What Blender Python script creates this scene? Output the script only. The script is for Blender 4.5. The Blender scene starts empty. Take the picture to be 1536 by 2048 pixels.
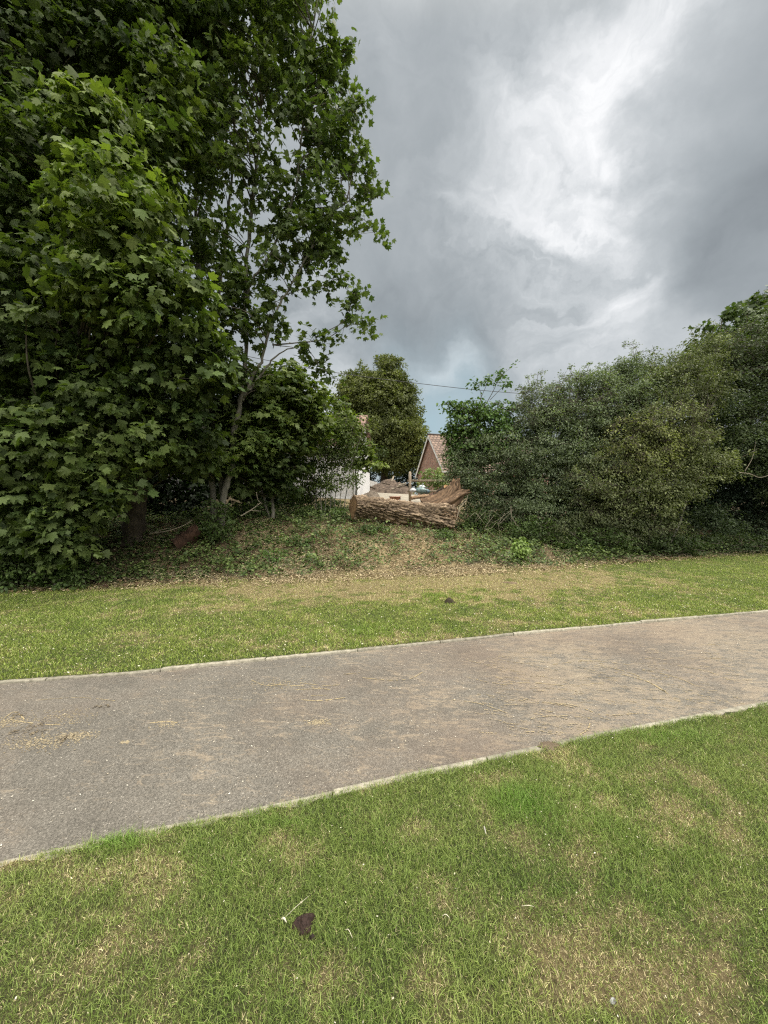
import bpy, math, random
import numpy as np
from mathutils import Vector

SC = bpy.context.scene
COL = SC.collection
F = 770.0; EYE = 1.6; HZ = 1000.0      # focal length and horizon in photo pixels, eye height in metres

# ------------------------------------------------------------------ camera
cam_d = bpy.data.cameras.new('camera'); cam = bpy.data.objects.new('camera', cam_d); COL.objects.link(cam)
cam.location = (0, 0, EYE); cam.rotation_euler = (math.radians(90), 0, 0)
cam_d.sensor_fit = 'VERTICAL'; cam_d.sensor_height = 24.0; cam_d.lens = F/2048*24.0
cam_d.shift_y = -(1024-HZ)/2048
cam_d.clip_start = 0.05; cam_d.clip_end = 3000
SC.camera = cam

# ------------------------------------------------------------------ view, sun, sky
SC.view_settings.view_transform = 'Standard'; SC.view_settings.look = 'None'
SC.view_settings.exposure = 0.40; SC.view_settings.gamma = 1.0
SC.render.engine = 'CYCLES'
cy = SC.cycles
cy.max_bounces = 7; cy.diffuse_bounces = 3; cy.glossy_bounces = 2; cy.transmission_bounces = 4; cy.transparent_max_bounces = 4
cy.caustics_reflective = False; cy.caustics_refractive = False
cy.use_denoising = False; cy.pixel_filter_type = 'BLACKMAN_HARRIS'; cy.filter_width = 1.25; cy.sample_clamp_indirect = 3.0

SUN = Vector((0.42, 0.22, 0.88)).normalized()
sd = bpy.data.lights.new('sun', 'SUN'); sd.energy = 1.5; sd.angle = math.radians(12); sd.color = (1.0, 0.95, 0.87)
so = bpy.data.objects.new('sun', sd); COL.objects.link(so); so.location = (10, 5, 30)
so.rotation_euler = SUN.to_track_quat('Z', 'Y').to_euler()

def duv(u, v):
    return Vector(((u-768.0), F, HZ-v)).normalized()

w = bpy.data.worlds.new('World'); SC.world = w; w.use_nodes = True
NT = w.node_tree; NT.nodes.clear()
def N(t, **k):
    n = NT.nodes.new(t)
    for a, b in k.items(): setattr(n, a, b)
    return n
def L(a, b): NT.links.new(a, b)
def M(op, a, b=None, c=None, clamp=False):
    n = N('ShaderNodeMath', operation=op); n.use_clamp = clamp
    for i, x in enumerate((a, b, c)):
        if x is None: continue
        if isinstance(x, (int, float)): n.inputs[i].default_value = x
        else: L(x, n.inputs[i])
    return n.outputs[0]
def VM(op, a, b=None):
    n = N('ShaderNodeVectorMath', operation=op)
    for i, x in enumerate((a, b)):
        if x is None: continue
        if isinstance(x, (tuple, Vector)): n.inputs[i].default_value = tuple(x)
        else: L(x, n.inputs[i])
    return n
tc = N('ShaderNodeTexCoord')
D = tc.outputs['Generated']
nz1 = N('ShaderNodeTexNoise'); nz1.inputs['Scale'].default_value = 3.0; nz1.inputs['Detail'].default_value = 9; nz1.inputs['Roughness'].default_value = 0.55
L(D, nz1.inputs['Vector'])
w1 = VM('SUBTRACT', nz1.outputs['Color'], (0.5, 0.5, 0.5))
w1s = N('ShaderNodeVectorMath', operation='SCALE'); L(w1.outputs[0], w1s.inputs[0]); w1s.inputs['Scale'].default_value = 0.46
DW = VM('ADD', D, w1s.outputs[0]).outputs[0]
DWn = VM('NORMALIZE', DW).outputs[0]
sep = N('ShaderNodeSeparateXYZ'); L(D, sep.inputs[0])
DX, DY, DZ = sep.outputs
# the cloud deck seen in perspective: coordinates on a flat layer overhead
zc = M('ADD', M('MAXIMUM', DZ, 0.0), 0.85)
cmb = N('ShaderNodeCombineXYZ'); L(M('DIVIDE', DX, zc), cmb.inputs[0]); L(M('DIVIDE', DY, zc), cmb.inputs[1]); cmb.inputs[2].default_value = 3.7
mp = N('ShaderNodeMapping'); mp.inputs['Rotation'].default_value = (0, 0, math.radians(-38)); mp.inputs['Scale'].default_value = (1.0, 0.75, 1)
L(cmb.outputs[0], mp.inputs[0])
nz2 = N('ShaderNodeTexNoise'); nz2.inputs['Scale'].default_value = 3.4; nz2.inputs['Detail'].default_value = 9; nz2.inputs['Roughness'].default_value = 0.53; nz2.inputs['Distortion'].default_value = 0.25
L(mp.outputs[0], nz2.inputs['Vector'])
nzf = N('ShaderNodeTexNoise'); nzf.inputs['Scale'].default_value = 4.2; nzf.inputs['Detail'].default_value = 7; nzf.inputs['Roughness'].default_value = 0.58; nzf.inputs['Distortion'].default_value = 0.5
mpf = N('ShaderNodeMapping'); mpf.inputs['Scale'].default_value = (1, 1, 1.9); mpf.inputs['Rotation'].default_value = (0, math.radians(24), 0); L(DW, mpf.inputs[0]); L(mpf.outputs[0], nzf.inputs['Vector'])
b = M('ADD', M('MULTIPLY', M('SUBTRACT', nz2.outputs['Fac'], 0.5), 0.52), 0.372)
b = M('ADD', b, M('MULTIPLY', M('SUBTRACT', nzf.outputs['Fac'], 0.5), 0.22))
BLOBS = [  # photo direction (u, v), angular size, amount : breaks and dark bellies of the clouds
    (1225, 60, .07, .18), (1200, 150, .055, .34), (1190, 240, .045, .32), (1160, 320, .06, .16), (1240, 10, .06, .14), (1120, 380, .2, .12), (1130, 560, .2, .14), (1010, 300, .14, .08),
    (1090, 210, .13, .14), (1070, 330, .13, .15), (1160, 410, .06, .28), (1120, 450, .09, .16), (1040, 480, .09, .10),
    (1160, 500, .14, .16), (1240, 480, .10, .12), (1215, 585, .06, .30), (1150, 660, .12, .17), (1000, 560, .16, .10), (890, 742, .055, .42),
    (1300, 690, .20, .15), (1420, 650, .14, .10), (1060, 700, .14, .08), (1330, 120, .12, .05), (1250, 320, .08, .10),
    (700, 60, .16, .10), (680, 250, .14, .06), (640, 640, .10, .22), (620, 780, .10, .40), (560, 850, .2, .2),
    (1480, 520, .17, -.15), (1510, 300, .17, -.09), (1350, 560, .10, -.13), (1250, 440, .05, -.08), (1300, 400, .1, -.07),
    (850, 260, .17, -.05), (950, 90, .12, -.04), (800, 560, .13, -.02), (1000, 650, .10, -.08), (1440, 60, .15, -.06), (1020, 600, .08, -.06),
]
bs = None
for (u, v, s, a) in BLOBS:
    c = duv(u, v)
    dt = VM('DOT_PRODUCT', DWn, c).outputs['Value']
    s *= .70
    g = M('EXPONENT', M('MULTIPLY', M('SUBTRACT', dt, 1.0), 1.0/(s*s)))
    t_ = M('MULTIPLY', g, a*(.56 if a > 0 else .9)); bs = t_ if bs is None else M('ADD', bs, t_)
vein = N('ShaderNodeMapRange'); L(nzf.outputs['Fac'], vein.inputs[0]); vein.inputs[1].default_value = .32; vein.inputs[2].default_value = .68; vein.inputs[3].default_value = .45; vein.inputs[4].default_value = 1.45
b = M('ADD', b, M('MULTIPLY', bs, vein.outputs[0]))
cr = N('ShaderNodeValToRGB'); L(b, cr.inputs[0])
E = cr.color_ramp.elements
E[0].position = 0.0; E[0].color = (.12, .134, .15, 1)
E[1].position = 1.0; E[1].color = (.76, .765, .77, 1)
for p_, c_ in ((.2, (.172, .191, .203)), (.36, (.280, .306, .320)), (.55, (.425, .450, .463)), (.80, (.62, .635, .645))):
    e = cr.color_ramp.elements.new(p_); e.color = (*c_, 1)
# bluish-green thin place low over the roofs
dt = VM('DOT_PRODUCT', DWn, duv(860, 850)).outputs['Value']
gt = M('EXPONENT', M('MULTIPLY', M('SUBTRACT', dt, 1.0), 1.0/(.11**2)))
mt = N('ShaderNodeMixRGB'); mt.blend_type = 'MIX'; L(M('MULTIPLY', gt, .75), mt.inputs[0]); L(cr.outputs[0], mt.inputs[1]); mt.inputs[2].default_value = (.30, .43, .49, 1)
# unseen bright lobe added overhead and behind the viewer to light the scene
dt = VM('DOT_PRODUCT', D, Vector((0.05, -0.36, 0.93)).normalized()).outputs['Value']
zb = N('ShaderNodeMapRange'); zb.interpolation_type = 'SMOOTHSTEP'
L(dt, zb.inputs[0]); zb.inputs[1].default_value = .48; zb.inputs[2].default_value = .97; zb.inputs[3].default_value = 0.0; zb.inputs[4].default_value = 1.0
cs = N('ShaderNodeVectorMath', operation='SCALE'); L(mt.outputs[0], cs.inputs[0]); cs.inputs['Scale'].default_value = 10.0
sky = N('ShaderNodeTexSky'); sky.sky_type = 'NISHITA'; sky.sun_disc = False
sky.sun_elevation = math.asin(SUN.z); sky.sun_rotation = math.atan2(SUN.x, SUN.y)
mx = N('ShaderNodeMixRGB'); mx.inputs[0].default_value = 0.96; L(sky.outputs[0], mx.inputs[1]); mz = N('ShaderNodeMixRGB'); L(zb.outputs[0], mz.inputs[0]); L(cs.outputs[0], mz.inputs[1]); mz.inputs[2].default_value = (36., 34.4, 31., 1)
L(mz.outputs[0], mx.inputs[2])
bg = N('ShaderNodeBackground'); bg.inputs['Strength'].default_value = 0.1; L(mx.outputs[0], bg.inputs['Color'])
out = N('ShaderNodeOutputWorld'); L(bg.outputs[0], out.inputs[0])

# ------------------------------------------------------------------ helpers
def P(u, v, Y): return np.array(((u-768.0)*Y/F, Y, EYE+(HZ-v)*Y/F))
def G(u, v, z=0.0):
    Y = (EYE-z)*F/(v-HZ); return np.array(((u-768.0)*Y/F, Y, z))
def sstep(a, b_, x):
    t = np.clip((x-a)/(b_-a), 0, 1); return t*t*(3-2*t)
def _h(ix, iy, iz, seed):
    n = (ix.astype(np.int64)*374761393 + iy.astype(np.int64)*668265263 + iz.astype(np.int64)*2147483647 + seed*974634777) & 0xffffffff
    n = ((n ^ (n >> 13))*1274126177) & 0xffffffff
    n = ((n ^ (n >> 16))*2246822519) & 0xffffffff
    return ((n ^ (n >> 15)) & 0xffffff)/float(0xffffff)
def vnoise(x, y, z=None, seed=0):
    x = np.asarray(x, float); y = np.asarray(y, float)
    z = np.zeros_like(x) if z is None else np.asarray(z, float)
    ix, iy, iz = np.floor(x), np.floor(y), np.floor(z)
    fx, fy, fz = x-ix, y-iy, z-iz
    fx = fx*fx*(3-2*fx); fy = fy*fy*(3-2*fy); fz = fz*fz*(3-2*fz)
    r = 0
    for dx in (0, 1):
        for dy in (0, 1):
            for dz in (0, 1):
                wgt = (fx if dx else 1-fx)*(fy if dy else 1-fy)*(fz if dz else 1-fz)
                r = r+wgt*_h(ix+dx, iy+dy, iz+dz, seed)
    return r
def fbm(x, y, z=None, seed=0, oct=4, rough=.5):
    s = 0; a = 1; t = 0; f = 1
    for o in range(oct):
        s = s+a*vnoise(np.asarray(x)*f, np.asarray(y)*f, None if z is None else np.asarray(z)*f, seed+o*17); t += a; a *= rough; f *= 2.03
    return s/t

class MB:
    """mesh buffer"""
    def __init__(s): s.v = []; s.c = []; s.f = {}; s.n = 0
    def add(s, verts, faces, col=(1, 1, 1)):
        verts = np.asarray(verts, float).reshape(-1, 3); faces = np.asarray(faces, np.int64)
        c = np.asarray(col, float)
        if c.ndim == 1: c = np.broadcast_to(c, (len(verts), 3))
        s.v.append(verts); s.c.append(c)
        s.f.setdefault(faces.shape[1], []).append(faces+s.n); s.n += len(verts)
    def build(s, name, mat, parent=None, smooth=False, base=None):
        V = np.concatenate(s.v); C = np.concatenate(s.c)
        if base is not None: V = V-np.asarray(base)
        me = bpy.data.meshes.new(name)
        me.vertices.add(len(V)); me.vertices.foreach_set('co', V.astype(np.float32).ravel())
        li = []; tot = []
        for k, fl in s.f.items():
            a = np.concatenate(fl); li.append(a.ravel()); tot.append(np.full(len(a), k))
        li = np.concatenate(li); tot = np.concatenate(tot)
        me.loops.add(len(li)); me.loops.foreach_set('vertex_index', li.astype(np.int32))
        me.polygons.add(len(tot))
        st = np.concatenate(([0], np.cumsum(tot)[:-1]))
        me.polygons.foreach_set('loop_start', st.astype(np.int32)); me.polygons.foreach_set('loop_total', tot.astype(np.int32))
        if smooth: me.polygons.foreach_set('use_smooth', np.ones(len(tot), bool))
        at = me.color_attributes.new('Col', 'FLOAT_COLOR', 'POINT')
        at.data.foreach_set('color', np.concatenate((C, np.ones((len(C), 1))), 1).astype(np.float32).ravel())
        me.update(calc_edges=True); me.validate()
        if mat: me.materials.append(mat)
        o = bpy.data.objects.new(name, me); COL.objects.link(o)
        if parent is not None: o.parent = parent
        return o

def tube(mb, pts, rad, n=6, col=(1, 1, 1), cap=True):
    pts = np.asarray(pts, float); m = len(pts); rad = np.broadcast_to(np.asarray(rad, float), (m,))
    T = np.gradient(pts, axis=0); T /= np.linalg.norm(T, axis=1, keepdims=True)+1e-9
    ref = np.array((0, 0, 1.)) if abs(T[0][2]) < .8 else np.array((1., 0, 0))
    A = np.cross(T, ref); A /= np.linalg.norm(A, axis=1, keepdims=True)+1e-9
    B = np.cross(T, A)
    an = np.arange(n)*2*np.pi/n
    V = pts[:, None]+rad[:, None, None]*(np.cos(an)[None, :, None]*A[:, None]+np.sin(an)[None, :, None]*B[:, None])
    V = V.reshape(-1, 3)
    i = np.arange(m-1)[:, None]*n; j = np.arange(n)[None]; k = (j+1) % n
    Fq = np.stack((i+j, i+k, i+n+k, i+n+j), -1).reshape(-1, 4)
    mb.add(V, Fq, col)
    if cap:
        c = np.concatenate((pts[-1:]+T[-1:]*rad[-1]*.3, V[-n:]))
        mb.add(c, np.stack((np.zeros(n, int), 1+np.arange(n), 1+(np.arange(n)+1) % n), -1), col)
        c = np.concatenate((pts[:1]-T[:1]*rad[0]*.3, V[:n]))
        mb.add(c, np.stack((np.zeros(n, int), 1+(np.arange(n)+1) % n, 1+np.arange(n)), -1), col)

def spline(pts, k=6):
    pts = np.asarray(pts, float)
    if len(pts) < 3:
        t = np.linspace(0, 1, k+1)[:, None]; return pts[0]*(1-t)+pts[-1]*t
    q = np.concatenate((2*pts[:1]-pts[1:2], pts, 2*pts[-1:]-pts[-2:-1])); o = []
    for i in range(1, len(q)-2):
        for t in np.arange(k)/k:
            o.append(.5*((2*q[i])+(-q[i-1]+q[i+1])*t+(2*q[i-1]-5*q[i]+4*q[i+1]-q[i+2])*t*t+(-q[i-1]+3*q[i]-3*q[i+1]+q[i+2])*t**3))
    o.append(q[-2]); return np.array(o)

def box(mb, c, s, col=(1, 1, 1), R=None):
    x, y, z = np.array(s)/2
    V = np.array([(-x, -y, -z), (x, -y, -z), (x, y, -z), (-x, y, -z), (-x, -y, z), (x, -y, z), (x, y, z), (-x, y, z)])
    if R is not None: V = V@np.asarray(R).T
    mb.add(V+np.asarray(c), [(0, 3, 2, 1), (4, 5, 6, 7), (0, 1, 5, 4), (1, 2, 6, 5), (2, 3, 7, 6), (3, 0, 4, 7)], col)

def scatter(mb, tmpl, faces, pos, X, Yd, Z, sc, col):
    """place template at pos with frame columns X,Yd,Z"""
    K = len(tmpl); n = len(pos)
    sc = np.broadcast_to(np.asarray(sc, float), (n,))
    V = (tmpl[None, :, 0, None]*X[:, None]+tmpl[None, :, 1, None]*Yd[:, None]+tmpl[None, :, 2, None]*Z[:, None])*sc[:, None, None]+pos[:, None]
    Fc = (np.asarray(faces)[None]+(np.arange(n)*K)[:, None, None]).reshape(-1, np.asarray(faces).shape[1])
    C = np.repeat(np.broadcast_to(np.asarray(col, float), (n, 3)), K, 0)
    mb.add(V.reshape(-1, 3), Fc, C)

def unit(a): return a/(np.linalg.norm(a, axis=-1, keepdims=True)+1e-9)
def frame(nrm, tip):
    Z = unit(nrm); Y = unit(tip-(tip*Z).sum(-1, keepdims=True)*Z); X = np.cross(Y, Z); return X, Y, Z

# leaf templates (base at origin, tip along +Y, unit length)
def lobed(pts):
    a = [(0, .34, -.02)]
    L_ = [(r*math.sin(math.radians(t)), .34+r*math.cos(math.radians(t))) for t, r in pts]
    full = L_+[(-x, y) for x, y in reversed(L_[1:-1])]
    for x, y in full:
        rr = math.hypot(x, y-.34); a.append((x, y, .10*abs(x)-.42*rr*rr))
    n = len(full); f = [(0, 1+(i+1) % n, 1+i) for i in range(n)]
    return np.array(a), np.array(f)
LOBE_HI = lobed([(0, .70), (11, .56), (18, .55), (27, .39), (39, .56), (50, .68), (59, .52), (70, .50), (82, .37), (98, .48), (112, .49), (137, .40), (180, .29)])
LOBE_LO = lobed([(0, .72), (26, .38), (48, .68), (78, .36), (108, .50), (150, .37), (180, .28)])
OVAL = (np.array([(0, 0, 0), (.30, .35, .06), (.24, .72, .0), (0, 1, -.12), (-.24, .72, .0), (-.30, .35, .06), (0, .5, -.03)]),
        np.array([(6, 0, 1), (6, 1, 2), (6, 2, 3), (6, 3, 4), (6, 4, 5), (6, 5, 0)]))
SMALL = (np.array([(0, 0, 0), (.27, .45, .07), (0, 1, -.06), (-.27, .45, .07)]), np.array([(0, 1, 2), (0, 2, 3)]))
NARROW = (np.array([(0, 0, 0), (.15, .45, .05), (0, 1, -.08), (-.15, .45, .05)]), np.array([(0, 1, 2), (0, 2, 3)]))

def tag(o, label=None, cat=None, group=None, kind=None):
    if label: o['label'] = label
    if cat: o['category'] = cat
    if group: o['group'] = group
    if kind: o['kind'] = kind
    return o
def thing(name, loc, label, cat, group=None):
    o = bpy.data.objects.new(name, None); COL.objects.link(o); o.location = tuple(loc); o.empty_display_size = .2
    return tag(o, label, cat, group)

# ------------------------------------------------------------------ materials
def mat_new(name):
    m = bpy.data.materials.new(name); m.use_nodes = True; nt = m.node_tree; nt.nodes.clear()
    return m, nt
def nodes(nt):
    def n(t, **k):
        x = nt.nodes.new(t)
        for a, b_ in k.items():
            if a in x.bl_rna.properties: setattr(x, a, b_)
            else: x.inputs[a].default_value = b_
        return x
    return n, nt.links.new
def leaf_mat(name, trans=.30, rough=.42, spec=.5, tcol=(1.25, 1.45, .45)):
    m, nt = mat_new(name); n, l = nodes(nt)
    at = n('ShaderNodeAttribute', attribute_name='Col')
    p = n('ShaderNodeBsdfPrincipled', Roughness=rough); p.inputs['Specular IOR Level'].default_value = spec
    l(at.outputs['Color'], p.inputs['Base Color'])
    t = n('ShaderNodeBsdfTranslucent'); mu = n('ShaderNodeMixRGB', blend_type='MULTIPLY'); mu.inputs[0].default_value = 1
    l(at.outputs['Color'], mu.inputs[1]); mu.inputs[2].default_value = (*tcol, 1); l(mu.outputs[0], t.inputs[0])
    mx_ = n('ShaderNodeMixShader'); mx_.inputs[0].default_value = trans; l(p.outputs[0], mx_.inputs[1]); l(t.outputs[0], mx_.inputs[2])
    o = n('ShaderNodeOutputMaterial'); l(mx_.outputs[0], o.inputs[0]); return m
def rough_mat(name, c1, c2, scale=8, rough=.85, bump=.3, detail=8, stretch=(1, 1, 1), use_attr=False, spec=.3, dist=.02, c3=None):
    m, nt = mat_new(name); n, l = nodes(nt)
    tcn = n('ShaderNodeTexCoord'); mpn = n('ShaderNodeMapping'); mpn.inputs['Scale'].default_value = stretch
    l(tcn.outputs['Object'], mpn.inputs[0])
    nz = n('ShaderNodeTexNoise', Scale=scale, Detail=detail, Roughness=.6); l(mpn.outputs[0], nz.inputs['Vector'])
    rp = n('ShaderNodeValToRGB'); l(nz.outputs['Fac'], rp.inputs[0])
    rp.color_ramp.elements[0].position = .32; rp.color_ramp.elements[0].color = (*c1, 1)
    rp.color_ramp.elements[1].position = .68; rp.color_ramp.elements[1].color = (*c2, 1)
    if c3: e = rp.color_ramp.elements.new(.5); e.color = (*c3, 1)
    col = rp.outputs[0]
    if use_attr:
        at = n('ShaderNodeAttribute', attribute_name='Col'); mu = n('ShaderNodeMixRGB', blend_type='MULTIPLY'); mu.inputs[0].default_value = 1
        l(col, mu.inputs[1]); l(at.outputs['Color'], mu.inputs[2]); col = mu.outputs[0]
    p = n('ShaderNodeBsdfPrincipled', Roughness=rough); p.inputs['Specular IOR Level'].default_value = spec
    l(col, p.inputs['Base Color'])
    if bump:
        bp = n('ShaderNodeBump', Strength=bump, Distance=dist); l(nz.outputs['Fac'], bp.inputs['Height']); l(bp.outputs[0], p.inputs['Normal'])
    o = n('ShaderNodeOutputMaterial'); l(p.outputs[0], o.inputs[0]); return m

MAT_LEAF = leaf_mat('sycamore_leaf', .30, .55, .26)
MAT_SMALL = leaf_mat('small_leaf', .26, .55, .28)
MAT_GRASS = leaf_mat('grass_blade', .22, .55, .35, (1.1, 1.25, .6))
MAT_LITTER = leaf_mat('dry_litter', .08, .8, .2, (1, 1, 1))
MAT_BARK = rough_mat('bark_grey', (.105, .10, .08), (.25, .235, .195), 9, .85, .5, stretch=(1, 1, .35))
MAT_BARKD = rough_mat('bark_dark', (.045, .035, .025), (.12, .095, .07), 12, .9, .6, stretch=(1, 1, .4))
MAT_TWIG = rough_mat('twig_bark', (.07, .06, .045), (.16, .14, .11), 20, .9, .2, use_attr=False)

# ------------------------------------------------------------------ the lie of the land
TX = np.array([-60, -6.9, -3.5, 0, 4.2, 9.2, 60]); TY = np.array([-8, 6.75, 7.6, 8.15, 9.2, 11.0, 24.])
def toe(X): return np.interp(X, TX, TY)
def height(X, Y):
    X = np.asarray(X, float); Y = np.asarray(Y, float)
    d = Y-toe(X)
    hp = np.clip(.92-.055*X, .55, 1.15)
    h = hp*sstep(0, 3.3, d)
    h = h+.62*sstep(13.2, 16.5, Y)+.55*sstep(16, 27, Y)+.35*sstep(27, 60, Y)
    bump_ = (fbm(X*.9, Y*.9, seed=5, oct=4)-.5)*.22*sstep(.2, 1.6, d)*(1-sstep(13, 15, Y))
    bump_ = bump_+(fbm(X*3.1, Y*3.1, seed=9, oct=3)-.5)*.16*sstep(.2, 1.2, d)*(1-sstep(13, 15, Y))
    flat = (fbm(X*.8, Y*.8, seed=3, oct=3)-.5)*.03*(1-sstep(0, 1, d))
    return h+bump_+flat
# path edges, straight enough to interpolate (X -> Y)
far_pts = [G(u, v) for u, v in ((-60, 1370), (0, 1365), (260, 1345), (500, 1321), (768, 1295), (1050, 1266), (1300, 1243), (1536, 1223), (1600, 1218))]
near_pts = [G(u, v) for u, v in ((0, 1722), (260, 1663), (520, 1612), (768, 1559), (1000, 1508), (1270, 1450), (1536, 1400), (1620, 1386))]
fx = np.array([p[0] for p in far_pts]); fy = np.array([p[1] for p in far_pts])
nx = np.array([p[0] for p in near_pts]); ny = np.array([p[1] for p in near_pts])
fx = np.concatenate(([-60], fx, [60])); fy = np.concatenate(([fy[0]-.23*(fx[1]+60)], fy, [fy[-1]+.25*(60-fx[-2])]))
nx = np.concatenate(([-60], nx, [60])); ny = np.concatenate(([ny[0]-.27*(nx[1]+60)], ny, [ny[-1]+.25*(60-nx[-2])]))
def far_edge(X): return np.interp(X, fx, fy)+(vnoise(np.asarray(X)*1.2, np.zeros_like(X), seed=71)-.5)*.012
def near_edge(X): return np.interp(X, nx, ny)+(vnoise(np.asarray(X)*1.5, np.zeros_like(X), seed=72)-.5)*.016

# dry (straw) and lush places of the turf: photo position, half sizes in photo pixels, amount
DRY = [(1380, 1640, 130, 60, .7), (1330, 1560, 170, 28, .55), (1490, 1780, 90, 150, .6), (1150, 1870, 130, 70, .8), (1350, 1960, 180, 100, .9),
       (1120, 1970, 180, 60, .55), (740, 1640, 60, 35, .5), (580, 1690, 60, 30, .35), (330, 1750, 90, 30, .45), (880, 1780, 70, 40, .4), (40, 1735, 80, 18, .8),
       (1480, 2010, 110, 100, .9), (1080, 1512, 70, 18, .95), (820, 1985, 150, 60, .3), (270, 1900, 110, 50, .3), (640, 1940, 80, 40, .3), (1010, 1560, 60, 20, .5), (1130, 1700, 60, 25, .4),
       (700, 1163, 250, 24, 1.25), (950, 1160, 230, 22, 1.15), (520, 1192, 110, 12, .8), (450, 1217, 70, 9, .7), (1000, 1240, 90, 16, .6), (1090, 1205, 130, 18, .55),
       (800, 1276, 120, 10, .45), (1220, 1226, 80, 10, .7), (1080, 1138, 130, 16, 1.0), (330, 1165, 170, 13, .6), (150, 1228, 200, 10, .3), (880, 1200, 80, 14, .5),
       (1250, 1165, 160, 12, .35), (1180, 1255, 100, 8, .4), (560, 1300, 90, 8, .4), (640, 1235, 60, 8, .25), (1000, 1190, 60, 8, .6)]
LUSH = [(1040, 1612, 75, 36, 1.0), (240, 1690, 50, 14, 1.1), (900, 1193, 60, 10, .6), (560, 1650, 60, 16, .5), (1340, 1475, 90, 14, .6), (700, 1265, 120, 14, .4), (1200, 1640, 60, 40, .3)]
def field(lst, X, Y):
    s = np.zeros_like(X)
    for (u, v, ru, rv, a) in lst:
        p = G(u, v); rx = ru*p[1]/F; ry = rv*p[1]**2/(EYE*F)
        s = s+a*np.exp(-((X-p[0])/rx)**2*.9-((Y-p[1])/ry)**2*.9)
    return s
def dryness(X, Y):
    n1 = fbm(X*1.1+3, Y*1.1, seed=21, oct=4); n2 = fbm(X*6, Y*6, seed=22, oct=3)
    near = Y < near_edge(X)
    base = np.where(near, .10, .04)
    return np.clip(base+field(DRY, X, Y)*(.15+1.2*n2)+(n1-.5)*.7+(n2-.5)*1.1+(fbm(X*19, Y*19, seed=24, oct=2)-.5)*.8, 0, 1)
def lushness(X, Y): return field(LUSH, X, Y)

# ground sheet
def graded(lo, hi, step, far, k=1.22):
    a = np.arange(lo, hi+1e-6, step); o = [hi]; s = step
    while o[-1] < far: s *= k; o.append(o[-1]+s)
    q = [lo]; s = step
    while q[-1] > -far: s *= k; q.append(q[-1]-s)
    return np.concatenate((q[:0:-1], a, o[1:]))
def grid(mb, xs, ys, zf, cf):
    Xg, Yg = np.meshgrid(xs, ys); Z = zf(Xg, Yg); C = cf(Xg, Yg)
    nxx = len(xs); nyy = len(ys)
    i = (np.arange(nyy-1)[:, None]*nxx+np.arange(nxx-1)[None])
    mb.add(np.stack((Xg, Yg, Z), -1).reshape(-1, 3), np.stack((i, i+1, i+nxx+1, i+nxx), -1).reshape(-1, 4), C.reshape(-1, 3))
def lerp(a, b_, t): return np.asarray(a)*(1-t[..., None])+np.asarray(b_)*t[..., None]
def ground_z(X, Y):
    z = height(X, Y)
    inp = (Y < far_edge(X)+.03) & (Y > near_edge(X)-.03)
    return np.where(inp, -.06, z)
def ground_c(X, Y):
    d = Y-toe(X); dr = dryness(X, Y)
    lawn = lerp((.040, .050, .018), (.12, .095, .05), np.clip(dr*1.15, 0, 1)); lawn = np.where((Y > near_edge(X))[..., None], lawn*1.35, lawn)
    n = fbm(X*2.2, Y*2.2, seed=31, oct=4)
    bank = lerp((.060, .048, .030), (.28, .22, .125), np.clip(sstep(.25, .55, n)*np.exp(-((X-.6)/3.4)**2)+.15, 0, 1))
    yard = lerp((.22, .19, .15), (.33, .29, .23), sstep(.4, .6, n))
    c = lerp(lawn, bank, sstep(.1, .9, d+(n-.5)*1.2))
    c = lerp(c, yard, sstep(13.8, 15.5, Y)*(1-sstep(28, 32, Y))*sstep(-1.0, -.3, X)*(1-sstep(2.2, 3.2, X)))
    return lerp(c, (.05, .07, .02), sstep(30, 45, Y))
def ground_mat():
    m, nt = mat_new('turf_and_soil'); n, l = nodes(nt)
    at = n('ShaderNodeAttribute', attribute_name='Col'); tcn = n('ShaderNodeTexCoord')
    a = n('ShaderNodeTexNoise', Scale=55, Detail=6, Roughness=.7); l(tcn.outputs['Object'], a.inputs['Vector'])
    r = n('ShaderNodeMapRange'); l(a.outputs['Fac'], r.inputs[0]); r.inputs[1].default_value = .3; r.inputs[2].default_value = .7; r.inputs[3].default_value = .45; r.inputs[4].default_value = 1.6
    mu = n('ShaderNodeVectorMath', operation='SCALE'); l(at.outputs['Color'], mu.inputs[0]); l(r.outputs[0], mu.inputs['Scale'])
    p = n('ShaderNodeBsdfPrincipled', Roughness=.95); p.inputs['Specular IOR Level'].default_value = .15; l(mu.outputs[0], p.inputs['Base Color'])
    bp = n('ShaderNodeBump', Strength=.8, Distance=.02); l(a.outputs['Fac'], bp.inputs['Height']); l(bp.outputs[0], p.inputs['Normal'])
    o = n('ShaderNodeOutputMaterial'); l(p.outputs[0], o.inputs[0]); return m
mb = MB(); grid(mb, graded(-11, 13, .075, 900), np.unique(np.concatenate((graded(0.2, 14, .06, 900)[graded(0.2, 14, .06, 900) > -200],))), ground_z, ground_c)
tag(mb.build('ground', ground_mat(), smooth=True), kind='structure')

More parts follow.
